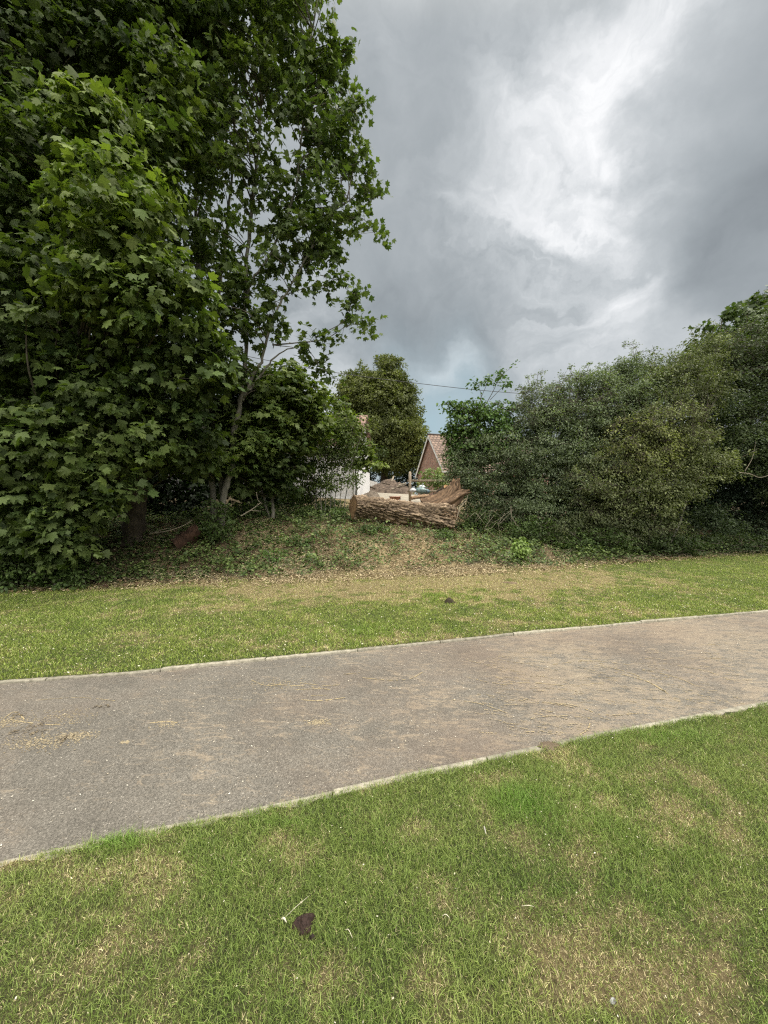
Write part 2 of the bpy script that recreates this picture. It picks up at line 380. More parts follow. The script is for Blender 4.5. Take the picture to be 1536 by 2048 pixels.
# ------------------------------------------------------------------ path and its edging
def path_mat():
    m, nt = mat_new('worn_tarmac'); n, l = nodes(nt)
    tcn = n('ShaderNodeTexCoord'); O = tcn.outputs['Object']
    def ramp(src, stops):
        r = n('ShaderNodeValToRGB'); l(src, r.inputs[0]); e = r.color_ramp.elements
        e[0].position, e[0].color = stops[0][0], (*stops[0][1], 1); e[1].position, e[1].color = stops[-1][0], (*stops[-1][1], 1)
        for p_, c_ in stops[1:-1]: x = e.new(p_); x.color = (*c_, 1)
        return r.outputs[0]
    def mth(op, a, b_, clamp=False):
        x = n('ShaderNodeMath', operation=op); x.use_clamp = clamp
        for i, q in enumerate((a, b_)):
            if isinstance(q, (int, float)): x.inputs[i].default_value = q
            else: l(q, x.inputs[i])
        return x.outputs[0]
    vo = n('ShaderNodeTexVoronoi', Scale=170); l(O, vo.inputs['Vector'])
    agg = ramp(vo.outputs['Color'], [(.05, (.080, .074, .063)), (.55, (.150, .137, .116)), (.88, (.225, .206, .176)), (.98, (.42, .39, .335))])
    big = n('ShaderNodeTexNoise', Scale=1.6, Detail=7, Roughness=.6); l(O, big.inputs['Vector'])
    tone = n('ShaderNodeMapRange'); l(big.outputs['Fac'], tone.inputs[0]); tone.inputs[1].default_value = .3; tone.inputs[2].default_value = .7; tone.inputs[3].default_value = .82; tone.inputs[4].default_value = 1.18
    sc_ = n('ShaderNodeVectorMath', operation='SCALE'); l(agg, sc_.inputs[0]); l(tone.outputs[0], sc_.inputs['Scale'])
    # dust trodden and dragged over the tarmac, heavier to the right
    sp = n('ShaderNodeSeparateXYZ'); l(O, sp.inputs[0])
    right = n('ShaderNodeMapRange'); l(sp.outputs[0], right.inputs[0]); right.inputs[1].default_value = -1.6; right.inputs[2].default_value = 2.2; right.inputs[3].default_value = -.01; right.inputs[4].default_value = .115
    mpn = n('ShaderNodeMapping'); mpn.inputs['Rotation'].default_value = (0, 0, math.radians(35)); mpn.inputs['Scale'].default_value = (1, 2.6, 1); l(O, mpn.inputs[0])
    s1 = n('ShaderNodeTexNoise', Scale=5.5, Detail=10, Roughness=.74, Distortion=1.1); l(mpn.outputs[0], s1.inputs['Vector'])
    s2 = n('ShaderNodeTexNoise', Scale=.9, Detail=4, Roughness=.5); l(O, s2.inputs['Vector'])
    s3 = n('ShaderNodeTexNoise', Scale=60, Detail=3, Roughness=.6); l(O, s3.inputs['Vector'])
    d0 = mth('ADD', mth('ADD', mth('MULTIPLY', s1.outputs['Fac'], .95), mth('MULTIPLY', s2.outputs['Fac'], .38)), mth('SUBTRACT', right.outputs[0], .09))
    d0 = mth('ADD', d0, mth('MULTIPLY', mth('SUBTRACT', s3.outputs['Fac'], .5), .30))
    dm = n('ShaderNodeMapRange'); dm.interpolation_type = 'SMOOTHSTEP'; l(d0, dm.inputs[0]); dm.inputs[1].default_value = .60; dm.inputs[2].default_value = .76; dm.inputs[3].default_value = 0; dm.inputs[4].default_value = .68
    mx1 = n('ShaderNodeMixRGB'); l(dm.outputs[0], mx1.inputs[0]); l(sc_.outputs[0], mx1.inputs[1]); mx1.inputs[2].default_value = (.30, .245, .180, 1)
    # reddish clay film
    s4 = n('ShaderNodeTexNoise', Scale=.55, Detail=5, Roughness=.55); mp4 = n('ShaderNodeMapping'); mp4.inputs['Location'].default_value = (4, 9, 0); l(O, mp4.inputs[0]); l(mp4.outputs[0], s4.inputs['Vector'])
    r4 = n('ShaderNodeMapRange'); l(s4.outputs['Fac'], r4.inputs[0]); r4.inputs[1].default_value = .45; r4.inputs[2].default_value = .75; r4.inputs[3].default_value = 0; r4.inputs[4].default_value = .55
    mx2 = n('ShaderNodeMixRGB'); l(r4.outputs[0], mx2.inputs[0]); l(mx1.outputs[0], mx2.inputs[1]); mx2.inputs[2].default_value = (.19, .135, .10, 1)
    # crumbs of yellow sandy grit
    s5 = n('ShaderNodeTexNoise', Scale=26, Detail=5, Roughness=.75); l(mpn.outputs[0], s5.inputs['Vector'])
    c5 = mth('ADD', s5.outputs['Fac'], mth('MULTIPLY', mth('SUBTRACT', d0, .62), .35))
    r5 = n('ShaderNodeMapRange'); l(c5, r5.inputs[0]); r5.inputs[1].default_value = .625; r5.inputs[2].default_value = .70; r5.inputs[3].default_value = 0; r5.inputs[4].default_value = .75
    mx3 = n('ShaderNodeMixRGB'); l(r5.outputs[0], mx3.inputs[0]); l(mx2.outputs[0], mx3.inputs[1]); mx3.inputs[2].default_value = (.42, .36, .25, 1)
    p = n('ShaderNodeBsdfPrincipled', Roughness=.85); p.inputs['Specular IOR Level'].default_value = .3; l(mx3.outputs[0], p.inputs['Base Color'])
    bp = n('ShaderNodeBump', Strength=.7, Distance=.006); l(vo.outputs['Distance'], bp.inputs['Height']); l(bp.outputs[0], p.inputs['Normal'])
    o = n('ShaderNodeOutputMaterial'); l(p.outputs[0], o.inputs[0]); return m
xs = np.concatenate((np.linspace(-50, -6, 30), np.arange(-5.9, 10, .1), np.linspace(10.2, 50, 30)))
t = np.linspace(0, 1, 14)
ye = far_edge(xs)[None]*t[:, None]+near_edge(xs)[None]*(1-t[:, None])
Xg = np.broadcast_to(xs, ye.shape)
Zg = -.018+(fbm(Xg*.7, ye*.7, seed=8, oct=3)-.5)*.012
i = np.arange(len(t)-1)[:, None]*len(xs)+np.arange(len(xs)-1)[None]
mb = MB(); mb.add(np.stack((Xg, ye, Zg), -1).reshape(-1, 3), np.stack((i, i+1, i+len(xs)+1, i+len(xs)), -1).reshape(-1, 4))
tag(mb.build('path', path_mat(), smooth=True), kind='structure')

MAT_EDGE = rough_mat('old_concrete', (.18, .17, .135), (.42, .395, .33), 22, .9, .5, use_attr=True, dist=.006, c3=(.30, .28, .23))
def edging(name, fn, sgn):
    mb = MB(); rng = np.random.default_rng(4+int(sgn)); x = -14.0
    while x < 22:
        ln = .915; x2 = x+ln-.010
        xa = np.linspace(x, x2, 14); w0, w1 = (0.0, .05)
        off = rng.normal(0, .003); zt = .003+rng.normal(0, .003)
        tone = np.array((1, .985, .95))*rng.uniform(.72, 1.08)
        yy = fn(xa)+off; A = np.stack((xa, yy-sgn*.0), -1)
        rag = (vnoise(xa*30, xa*0, seed=int(x*7) & 255)-.5)*.006
        prof = [(0, -.07), (0, zt-.006), (.006, zt), (.044, zt), (.05, zt-.006), (.05, -.07)]
        V = np.array([[(xx, y+sgn*(o_+(r_ if 0 < k_ < 5 else 0)), z_+(r_*.6 if 0 < k_ < 5 else 0)) for k_, (o_, z_) in enumerate(prof)] for xx, y, r_ in zip(xa, yy, rag)])
        n_ = 6; m_ = len(xa); q = []
        for a in range(m_-1):
            for c in range(n_-1): q.append((a*n_+c, (a+1)*n_+c, (a+1)*n_+c+1, a*n_+c+1) if sgn < 0 else (a*n_+c, a*n_+c+1, (a+1)*n_+c+1, (a+1)*n_+c))
        mb.add(V.reshape(-1, 3), q, tone)
        mb.add(V[0], [(0, 1, 2), (0, 2, 3), (0, 3, 4), (0, 4, 5)], tone); mb.add(V[-1], [(0, 2, 1), (0, 3, 2), (0, 4, 3), (0, 5, 4)], tone)
        x += ln
    tag(mb.build(name, MAT_EDGE), kind='structure')
edging('path_edging_far', far_edge, 1); edging('path_edging_near', near_edge, -1)

# sandy streaks dragged across the tarmac (thin crusts of dried mud)
rng = np.random.default_rng(11)
mb = MB()
def crust(pts, wid, col=(1, 1, 1), gap=.35, seed=0):
    p = spline([G(u, v, -.018) for u, v in pts], 26); T = np.gradient(p, axis=0); T = unit(T); S = np.stack((-T[:, 1], T[:, 0], T[:, 2]*0), -1)
    g = vnoise(np.arange(len(p))*.33, np.zeros(len(p)), seed=seed); wv = wid*(.25+vnoise(np.arange(len(p))*.8, np.ones(len(p)), seed=seed+3))
    for k in range(len(p)-1):
        if g[k] < gap: continue
        z = np.array((0, 0, .0065))
        mb.add([p[k]-S[k]*wv[k]/2+z*.6, p[k]+S[k]*wv[k]/2+z*.6, p[k+1]+S[k+1]*wv[k+1]/2+z*.6, p[k+1]-S[k+1]*wv[k+1]/2+z*.6], [(0, 1, 2, 3)], col)
for i_, (pts, wd) in enumerate([([(500, 1360), (540, 1372), (600, 1358)], .008), ([(535, 1368), (570, 1371), (610, 1373), (660, 1380)], .010), ([(600, 1366), (650, 1372), (680, 1370)], .007),
        ([(590, 1380), (640, 1378), (660, 1379)], .007), ([(600, 1400), (640, 1402), (690, 1396)], .011), ([(620, 1392), (660, 1391)], .006), ([(680, 1350), (720, 1346)], .008),
        ([(725, 1356), (780, 1361), (820, 1358), (845, 1345)], .009), ([(600, 1334), (640, 1335)], .006), ([(440, 1404), (480, 1399), (505, 1400)], .006),
        ([(905, 1400), (960, 1408), (1010, 1425)], .007), ([(1000, 1370), (1060, 1366), (1130, 1372)], .008), ([(1100, 1330), (1180, 1322), (1260, 1330)], .007),
        ([(1160, 1470), (1175, 1460), (1180, 1448)], .010), ([(1200, 1330), (1270, 1350), (1330, 1384)], .009), ([(1230, 1345), (1300, 1366), (1350, 1398)], .008), ([(1290, 1340), (1360, 1358), (1420, 1388)], .009),
        ([(1050, 1440), (1110, 1432), (1180, 1436)], .006), ([(1350, 1330), (1420, 1345), (1470, 1365)], .008), ([(1100, 1405), (1150, 1412), (1200, 1430)], .008), ([(300, 1447), (330, 1444), (355, 1446)], .012),
        ([(80, 1400), (160, 1396), (230, 1402)], .005), ([(20, 1440), (90, 1450), (150, 1447)], .009), ([(10, 1345+90), (30, 1425), (50, 1440)], .008)]):
    crust(pts, wd, (1, .95, .8), .3, i_)
n = 240
for k in range(n):
    u = rng.uniform(930, 1480); v = 1245+(1536-u)*.09+rng.uniform(10, 190); a = rng.uniform(-.1, .75); ln = rng.uniform(12, 55)
    g_ = G(u, v)
    if not (near_edge(np.array(g_[0]))+.08 < g_[1] < far_edge(np.array(g_[0]))-.08): continue
    crust([(u, v), (u+ln*.5, v+ln*.5*math.sin(a)*.4+rng.normal(0, 1)), (u+ln, v+ln*math.sin(a)*.4)], rng.uniform(.003, .010), (.92, .88, .80), .42, k+90)
MAT_CRUST = rough_mat('dried_mud', (.30, .255, .17), (.46, .39, .27), 90, .95, .4, use_attr=True)
tag(mb.build('dried_mud_streaks', MAT_CRUST), 'pale sandy mud streaks dragged across the tarmac path', 'dried mud', kind='stuff')

# ------------------------------------------------------------------ grass
BL_V = np.array([(-.5, 0), (.5, 0), (-.42, .5), (.42, .5), (0, 1)])
def grass(mb, X, Y, hgt, wid, col, seed, lean=.75):
    rng = np.random.default_rng(seed); n = len(X)
    Z = ground_z(X, Y)
    az = rng.uniform(0, 2*np.pi, n)+(fbm(X*2, Y*2, seed=41, oct=2)-.5)*5
    ld = np.stack((np.cos(az), np.sin(az)), -1); le = np.abs(rng.normal(lean, .35, n))
    face = rng.uniform(0, 2*np.pi, n); sd_ = np.stack((np.cos(face), np.sin(face)), -1)
    base = np.stack((X, Y, Z-.003), -1); V = np.zeros((n, 5, 3))
    for k, (sx, t_) in enumerate(BL_V):
        V[:, k, :2] = base[:, :2]+ld*(hgt*le*t_**1.7)[:, None]+sd_*(sx*wid)[:, None]
        V[:, k, 2] = base[:, 2]+hgt*(t_-.33*np.clip(le, 0, 1.6)*t_*t_)
    Fq = np.array([(0, 1, 3), (0, 3, 2), (2, 3, 4)])
    Fc = (Fq[None]+(np.arange(n)*5)[:, None, None]).reshape(-1, 3)
    sh = np.array([.72, .72, .95, .95, 1.08])
    C = (col[:, None, :]*sh[None, :, None]*0+col[:, None, :]).reshape(-1, 3)
    mb.add(V.reshape(-1, 3), Fc, C)
def grass_cols(X, Y, rng):
    n = len(X); dr = dryness(X, Y); lu = lushness(X, Y)
    isdry = rng.random(n) < np.clip(dr*np.where(Y > near_edge(X), 1.05, .85)-lu*.6, .08, np.where(Y > near_edge(X), .86, .68))
    tone = fbm(X*2.5, Y*2.5, seed=51, oct=3)
    g = lerp((.142, .228, .042), (.345, .405, .118), np.clip(rng.random(n)*.55+tone*.7-.2+dr*.4, 0, 1))
    g = lerp(g, (.17, .31, .05), np.clip(lu, 0, 1)*.8)
    s = lerp((.46, .39, .19), (.78, .68, .41), rng.random(n))
    far = Y > near_edge(X)
    g = np.where(far[:, None], g*np.array((1.12, 1.08, .9)), g)
    c = np.where(isdry[:, None], s, g)*rng.uniform(.5, 1.35, (n, 1))
    return c, dr, lu, isdry
def plant_region(mb, n, xr, yr, keep, h0, w0, seed):
    rng = np.random.default_rng(seed)
    X = rng.uniform(*xr, n); Y = rng.uniform(*yr, n); k = keep(X, Y, rng); X = X[k]; Y = Y[k]
    c, dr, lu, isdry = grass_cols(X, Y, rng); m = len(X)
    hn = fbm(X*1.7, Y*1.7, seed=61, oct=3)
    h = h0*(.55+.9*hn)*rng.uniform(.55, 1.3, m)*(1-.22*np.clip(dr, 0, 1))*(1+1.0*np.clip(lu, 0, 1))*np.where(isdry, .66, 1.0)
    grass(mb, X, Y, h, w0*rng.uniform(.6, 1.25, m), c, seed+1)
    return m
tot = 0
mb = MB()
tot += plant_region(mb, 1750000, (-4.6, 6.0), (.6, 4.2), lambda X, Y, r: (Y < near_edge(X)-.040+.16*(fbm(X*2.3, Y*0, seed=77, oct=4)-.45)) & (np.abs(X) < Y*1.12+1.6) & (r.random(len(X)) < np.clip((2.3/Y)**1.3, .3, 1)*np.where((np.abs(X) < Y*1.05+.1) & (Y > 1.1), 1, .45)), .028, .0020, 100)
# long straggling stems at the kerb and in the lush tufts
tot += plant_region(mb, 60000, (-3.0, 4.4), (1.0, 4.0), lambda X, Y, r: (Y < near_edge(X)-.02) & (Y > near_edge(X)-.09) & (r.random(len(X)) < .75*fbm(X*3, X*0, seed=79, oct=3)), .042, .0026, 130)
tot += plant_region(mb, 170000, (-3.4, 4.4), (.85, 4.0), lambda X, Y, r: (Y < near_edge(X)-.0) & (r.random(len(X)) < lushness(X, Y)*.35), .045, .003, 140)
o = mb.build('near_lawn_grass', MAT_GRASS); tag(o, 'short patchy green and straw coloured grass this side of the path', 'grass', kind='stuff')
mb = MB()
def keep_far(X, Y, r):
    d = Y-toe(X)
    e = far_edge(X)+.055-.03*(fbm(X*5, Y*0, seed=78, oct=3))
    ragged = (fbm(X*2.2, Y*2.2, seed=81, oct=3)-.5)*1.3
    return (Y > e) & (d < .35+ragged*.6) & (np.abs(X) < Y*1.12+1.4) & (r.random(len(X)) < np.clip((5.2/Y)**1.3, .3, 1)*(1-.3*sstep(-.6, .4, d)))
tot += plant_region(mb, 1500000, (-9.5, 13), (2.6, 12.5), keep_far, .036, .0052, 200)
o = mb.build('far_lawn_grass', MAT_GRASS); tag(o, 'bright mown grass strip between the path and the bank', 'grass', kind='stuff')
print('blades', tot)

# pale bits lying in the turf and on the tarmac
def chips(mb, X, Y, Z, L0, W0, col, rng, tilt=.25):
    n = len(X); nr = np.stack((rng.normal(0, tilt, n), rng.normal(0, tilt, n), np.ones(n)), -1)
    tp = np.stack((rng.normal(0, 1, n), rng.normal(0, 1, n), np.zeros(n)), -1); Xf, Yf, Zf = frame(nr, tp)
    T = np.array([(-.5, -.35, 0), (0, -.5, .05), (.5, -.3, 0), (.42, .4, 0), (0, .5, .1), (-.45, .3, 0)]); T = np.concatenate((T, [(0, 0, .16)]))
    T[:, 0] *= W0/L0
    Fc = [(6, k, (k+1) % 6) for k in range(6)]
    scatter(mb, T, Fc, np.stack((X, Y, Z), -1), Xf, Yf, Zf, L0*rng.uniform(.5, 1.3, n), col)
rng = np.random.default_rng(7); mb = MB()
X = rng.uniform(-3, 4.2, 1300); Y = rng.uniform(1.0, 3.6, 1300); k = (Y < near_edge(X)-.06) & (np.abs(X) < Y*1.1); X = X[k]; Y = Y[k]
chips(mb, X, Y, ground_z(X, Y)+rng.uniform(.012, .03, len(X)), .0065, .0035, lerp((.50, .45, .31), (.74, .70, .58), rng.random(len(X))**1.5), rng, .6)
X = rng.uniform(-7, 9, 9000); Y = rng.uniform(3.3, 8, 9000); k = (Y > far_edge(X)+.08) & (Y < toe(X)) & (rng.random(9000) < np.exp(-(Y-far_edge(X))*.7)*.6); X = X[k]; Y = Y[k]
chips(mb, X, Y, ground_z(X, Y)+rng.uniform(.012, .03, len(X)), .016, .009, lerp((.5, .46, .3), (.74, .72, .58), rng.random(len(X))), rng, .5)
tag(mb.build('fallen_petals', MAT_LITTER), 'tiny cream petals and clover heads scattered through the turf', 'petals', kind='stuff')
mb = MB()
X = rng.uniform(-5, 8, 5200); Y = rng.uniform(1.6, 6, 5200)
k = (Y < far_edge(X)-.03) & (Y > near_edge(X)+.03) & (rng.random(5200) < .25+.75*sstep(.4, .65, fbm(X*.9, Y*.9, seed=91, oct=3))); X = X[k]; Y = Y[k]
chips(mb, X, Y, np.full(len(X), -.013), .010, .005, lerp((.42, .36, .26), (.74, .70, .60), rng.random(len(X))), rng, .2)
p0 = [G(u, v) for u, v in ((40, 1425), (75, 1460), (25, 1462), (205, 1410), (130, 1475), (60, 1450))]
for p in p0:
    n = 14; chips(mb, p[0]+rng.normal(0, .035, n), p[1]+rng.normal(0, .02, n), np.full(n, -.010), .022, .008, lerp((.07, .055, .04), (.22, .18, .12), rng.random(n)), rng, .3)
for (u, v, r_, n) in ((75, 1480, .08, 380), (155, 1467, .05, 260), (250, 1480, .012, 60), (635, 1440, .03, 160), (10, 1440, .06, 260), (120, 1430, .1, 240), (330, 1446, .03, 60), (560, 1365, .1, 160)):
    p = G(u, v); chips(mb, p[0]+rng.normal(0, r_*1.3, n), p[1]+rng.normal(0, r_*.6, n), np.full(n, -.0150), .010, .008, lerp((.22, .18, .12), (.38, .32, .21), rng.random(n)), rng, .05)
tag(mb.build('path_debris', MAT_LITTER), 'pale chips, grit and crumbs of sandy soil scattered on the tarmac path', 'debris', kind='stuff')
# ------------------------------------------------------------------ cover of the bank: ivy, cut stalks, twigs
def bank_z(X, Y): return height(X, Y)
rng = np.random.default_rng(301)
def bank_pts(n, xr=(-11, 14), yr=(6, 13.5)):
    X = rng.uniform(*xr, n); Y = rng.uniform(*yr, n); d = Y-toe(X); return X, Y, d
# dry chopped stalks
mb = MB(); X, Y, d = bank_pts(420000)
cl = np.exp(-((X-.7)/2.7)**2)+.22*np.exp(-((X+3.2)/1.6)**2)+.12
nn = fbm(X*2.4, Y*2.4, seed=33, oct=3)
k = (d > -1.15+nn*1.2) & (d < 4.2) & (rng.random(len(X)) < cl*(.28+1.3*sstep(.32, .56, nn))*np.where(d < .8, 1, .85)*.8); X, Y = X[k], Y[k]; m = len(X)
nr = np.stack((rng.normal(0, .5, m), rng.normal(0, .5, m), np.ones(m)), -1); tp = rng.normal(0, 1, (m, 3)); tp[:, 2] *= .35
fr = frame(nr, tp)
scatter(mb, NARROW[0]*np.array((.8, 1, 1)), NARROW[1], np.stack((X, Y, bank_z(X, Y)+rng.uniform(0, .05, m)), -1), *fr, rng.uniform(.022, .075, m), lerp((.17, .12, .065), (.72, .61, .39), rng.random(m)**1.3))
tag(mb.build('chopped_stalks', MAT_LITTER), 'dry straw coloured cuttings and chopped stalks strewn over the cleared bank', 'plant litter', kind='stuff')
# ivy and low green leaves
mb = MB(); X, Y, d = bank_pts(230000)
nn = fbm(X*1.6+9, Y*1.6, seed=35, oct=4)
clear = np.exp(-((X-.7)/2.0)**2)
k = (d > -.25+nn*.9+.35*clear) & (d < 5) & (rng.random(len(X)) < np.clip((.95-.66*clear)*sstep(.28, .55, nn+.10), 0, 1)); X, Y = X[k], Y[k]; m = len(X)
lift = rng.uniform(0, .34, m)*sstep(.42, .75, fbm(X*3, Y*3, seed=36, oct=2))
nr = np.stack((rng.normal(0, .5, m), rng.normal(-.25, .5, m), np.ones(m)), -1); tp = rng.normal(0, 1, (m, 3)); tp[:, 2] *= .4
scatter(mb, OVAL[0]*np.array((1.25, 1, 1)), OVAL[1], np.stack((X, Y, bank_z(X, Y)+.01+lift), -1), *frame(nr, tp), rng.uniform(.03, .085, m),
        lerp((.045, .078, .022), (.20, .265, .085), rng.random(m)**1.5)*rng.uniform(.7, 1.25, (m, 1)))
tag(mb.build('ivy', MAT_SMALL), 'dark green ivy and low leaves creeping over the bank', 'ivy', kind='stuff')
# brown leaf litter under the left trees and the hedge
mb = MB(); X, Y, d = bank_pts(60000)
wt = np.exp(-((X+5)/2.4)**2)+.8*np.exp(-((X-6.5)/3.5)**2)
k = (d > -.3) & (d < 3.5) & (rng.random(len(X)) < wt*.6); X, Y = X[k], Y[k]; m = len(X)
nr = np.stack((rng.normal(0, .4, m), rng.normal(0, .4, m), np.ones(m)), -1); tp = rng.normal(0, 1, (m, 3)); tp[:, 2] *= .2
scatter(mb, OVAL[0], OVAL[1], np.stack((X, Y, bank_z(X, Y)+rng.uniform(0, .03, m)), -1), *frame(nr, tp), rng.uniform(.04, .09, m), lerp((.06, .035, .02), (.30, .21, .12), rng.random(m)**2))
tag(mb.build('leaf_litter', MAT_LITTER), 'brown fallen leaves under the sycamore and along the hedge foot', 'leaf litter', kind='stuff')
# thin twigs
mb = MB()
for k in range(2600):
    x = rng.uniform(-8, 11); d_ = rng.uniform(-.2, 3.3); y = float(toe(x))+d_
    L_ = rng.uniform(.12, .7); a = rng.uniform(0, 6.28); z = float(bank_z(x, y))
    p = np.array((x, y, z+.02)); q = p+np.array((math.cos(a), math.sin(a)*.8, rng.uniform(-.05, .35)))*L_
    mid = (p+q)/2+rng.normal(0, .06, 3)*L_+np.array((0, 0, .03))
    tube(mb, spline([p, mid, q], 3), [.004, .003, .002, .002, .002, .0015, .001][:7], 3, lerp((.10, .08, .055), (.40, .34, .25), rng.random(1))[0]*np.ones(3), False)
tag(mb.build('twigs', MAT_LITTER), 'bare thin twigs and prunings lying on the bank', 'twigs', kind='stuff')

# ------------------------------------------------------------------ trees and shrubs
SYC = ((.045, .080, .024), (.130, .172, .052))
def clusters(rng, blobs, per):
    """anchor points of leafy sprays, kept towards the outside of each mass of foliage"""
    C = []; O = []; S = []
    for (u, v, Y, ru, rv, ry, *ex) in blobs:
        dn = ex[0] if ex else 1.0
        c = P(u, v, Y); rx = ru*Y/F; rz = rv*Y/F
        n = max(3, int(per*dn*(rx*rz+rx*ry+ry*rz)/1.0))
        q = unit(rng.normal(0, 1, (n, 3))); r = rng.random(n)**.42
        pts = c+q*r[:, None]*np.array((rx, ry, rz))
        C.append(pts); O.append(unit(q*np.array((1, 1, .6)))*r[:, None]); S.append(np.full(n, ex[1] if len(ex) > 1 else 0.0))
    return np.concatenate(C), np.concatenate(O), np.concatenate(S)
def foliage(mb, rng, C, O, S, nleaf, rad, size, tmpl, cols, up=.55, outw=.6, rnd=.45, droop=.55, flat=.55, minz=None, twigs=None):
    n = len(C); rep = np.repeat(np.arange(n), nleaf); m = len(rep)
    q = unit(rng.normal(0, 1, (m, 3))); r = rng.random(m)**.5
    off = q*r[:, None]*rad*rng.uniform(.6, 1.25, n)[rep][:, None]
    off[:, 2] *= flat; off[:, 2] -= .35*(off[:, 0]**2+off[:, 1]**2)/rad
    pos = C[rep]+off
    hz = unit(np.stack((off[:, 0], off[:, 1], off[:, 2]*0), -1))
    o_ = O[rep]
    nrm = np.array((0, 0, 1.))*up+o_*outw*np.array((1, 1, .4))+rng.normal(0, rnd, (m, 3))
    tip = hz*.8+o_*np.array((1, 1, .2))*.8+np.array((0, 0, -1.))*droop+rng.normal(0, .35, (m, 3))
    tone = np.clip(rng.random(n)[rep]*.55+rng.random(m)*.45, 0, 1)
    c = lerp(cols[0], cols[1], tone)*rng.uniform(.65, 1.3, (m, 1))
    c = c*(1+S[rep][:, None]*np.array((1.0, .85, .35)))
    c = c*(.55+.9*fbm(pos[:, 0]*1.4, pos[:, 1]*1.4, pos[:, 2]*1.4, seed=19, oct=2))[:, None]
    g = bank_z(pos[:, 0], pos[:, 1])+.03
    k = pos[:, 2] > g
    if minz is not None: k &= pos[:, 2] > minz
    X_, Y_, Z_ = frame(nrm, tip); Z_ = Z_*rng.uniform(-.4, 2.6, (m, 1))
    scatter(mb, tmpl[0], tmpl[1], pos[k], X_[k], Y_[k], Z_[k], size*rng.uniform(.45, 1.3, m)[k], c[k])
    if twigs is not None:
        sel = np.where(k & (rng.random(m) < .22))[0]
        for j in sel[:6000]:
            a = C[rep[j]]; b_ = pos[j]
            tube(twigs, [a, (a+b_)/2+rng.normal(0, .02, 3), b_], [.005, .0035, .002], 3, (1, 1, 1), False)
def shoots(mbl, mbb, rng, C, O, n, ln, nleaf, size, tmpl, cols):
    w_ = (O[:, 2] > .25) | (np.linalg.norm(O, axis=1) > .85); idx = np.where(w_)[0]
    for j in rng.choice(idx, min(n, len(idx)), False):
        a = C[j]; dr_ = unit(O[j]*np.array((1, 1, .6))+np.array((0, 0, .9))+rng.normal(0, .3, 3)); l_ = ln*rng.uniform(.5, 1.5)
        spray(mbl, mbb, rng, [a, a+dr_*l_*.55+rng.normal(0, .04, 3), a+dr_*l_+np.array((0, 0, -.12*l_))+rng.normal(0, .06, 3)], .008, nleaf, .07, size, tmpl, cols, start=.15, rnd=.7)
def limbs(mb, rng, C, trunk_pts, r0, share=1.0, maxlen=6, nseg=5, r1=.006, minh=0.):
    """thin boughs from the stems out to the foliage sprays"""
    tp = np.concatenate(trunk_pts); C = C[C[:, 2] > tp[:, 2].min()+minh]; tp = tp[tp[:, 2] > tp[:, 2].min()+minh*.8]
    for c in C[rng.random(len(C)) < share]:
        dd = tp-c; low = tp[:, 2] < c[2]-.05*np.hypot(dd[:, 0], dd[:, 1])
        ds = np.linalg.norm(dd, axis=1)+np.where(low, 0, 3)+rng.random(len(tp))*.4
        j = ds.argmin(); a = tp[j]; Lg = np.linalg.norm(a-c)
        if Lg > maxlen or Lg < .05: continue
        mid = a*.5+c*.5+np.array((0, 0, .10*Lg))+rng.normal(0, .05, 3)*Lg
        rr = min(r0, .006+.0095*Lg)
        tube(mb, spline([a, mid, c], 4), np.linspace(rr, r1, 9), nseg, (1, 1, 1), False)
def spray(mbl, mbb, rng, pts, r0, nleaf, spread, size, tmpl, cols, start=.3, S=0., up=.6, rnd=.45, droop=.45):
    p = spline(pts, 8); tube(mbb, p, np.linspace(r0, .003, len(p)), 5, (1, 1, 1), False)
    t_ = rng.uniform(start, 1, nleaf)*(len(p)-1); i0 = np.clip(t_.astype(int), 0, len(p)-2); a = p[i0]+(p[i0+1]-p[i0])*(t_-i0)[:, None]
    tw = max(3, nleaf//9); cen = a[:tw]+rng.normal(0, 1, (tw, 3))*spread*np.array((1, 1, .7))
    for q in range(tw): tube(mbb, [a[q], (a[q]+cen[q])/2+rng.normal(0, .02, 3), cen[q]], [.005, .004, .002], 3, (1, 1, 1), False)
    w_ = rng.integers(0, tw, nleaf); f_ = rng.random(nleaf)[:, None]**.6
    pos = a[w_]*(1-f_)+cen[w_]*f_+rng.normal(0, size*.5, (nleaf, 3))
    nrm = np.array((0, 0, 1.))*up+rng.normal(0, rnd, (nleaf, 3)); tip = unit(cen[w_]-a[w_])*.6+np.array((0, 0, -droop))+rng.normal(0, .5, (nleaf, 3))
    c = lerp(cols[0], cols[1], rng.random(nleaf))*(1+S)
    scatter(mbl, tmpl[0], tmpl[1], pos, *frame(nrm, tip), size*rng.uniform(.6, 1.2, nleaf), c)
def stem_pts(pts, k=6): return spline([P(*p) for p in pts], k)
def wob(p, rng, a): q = p.copy(); q[1:-1] += rng.normal(0, a, (len(p)-2, 3)); return q

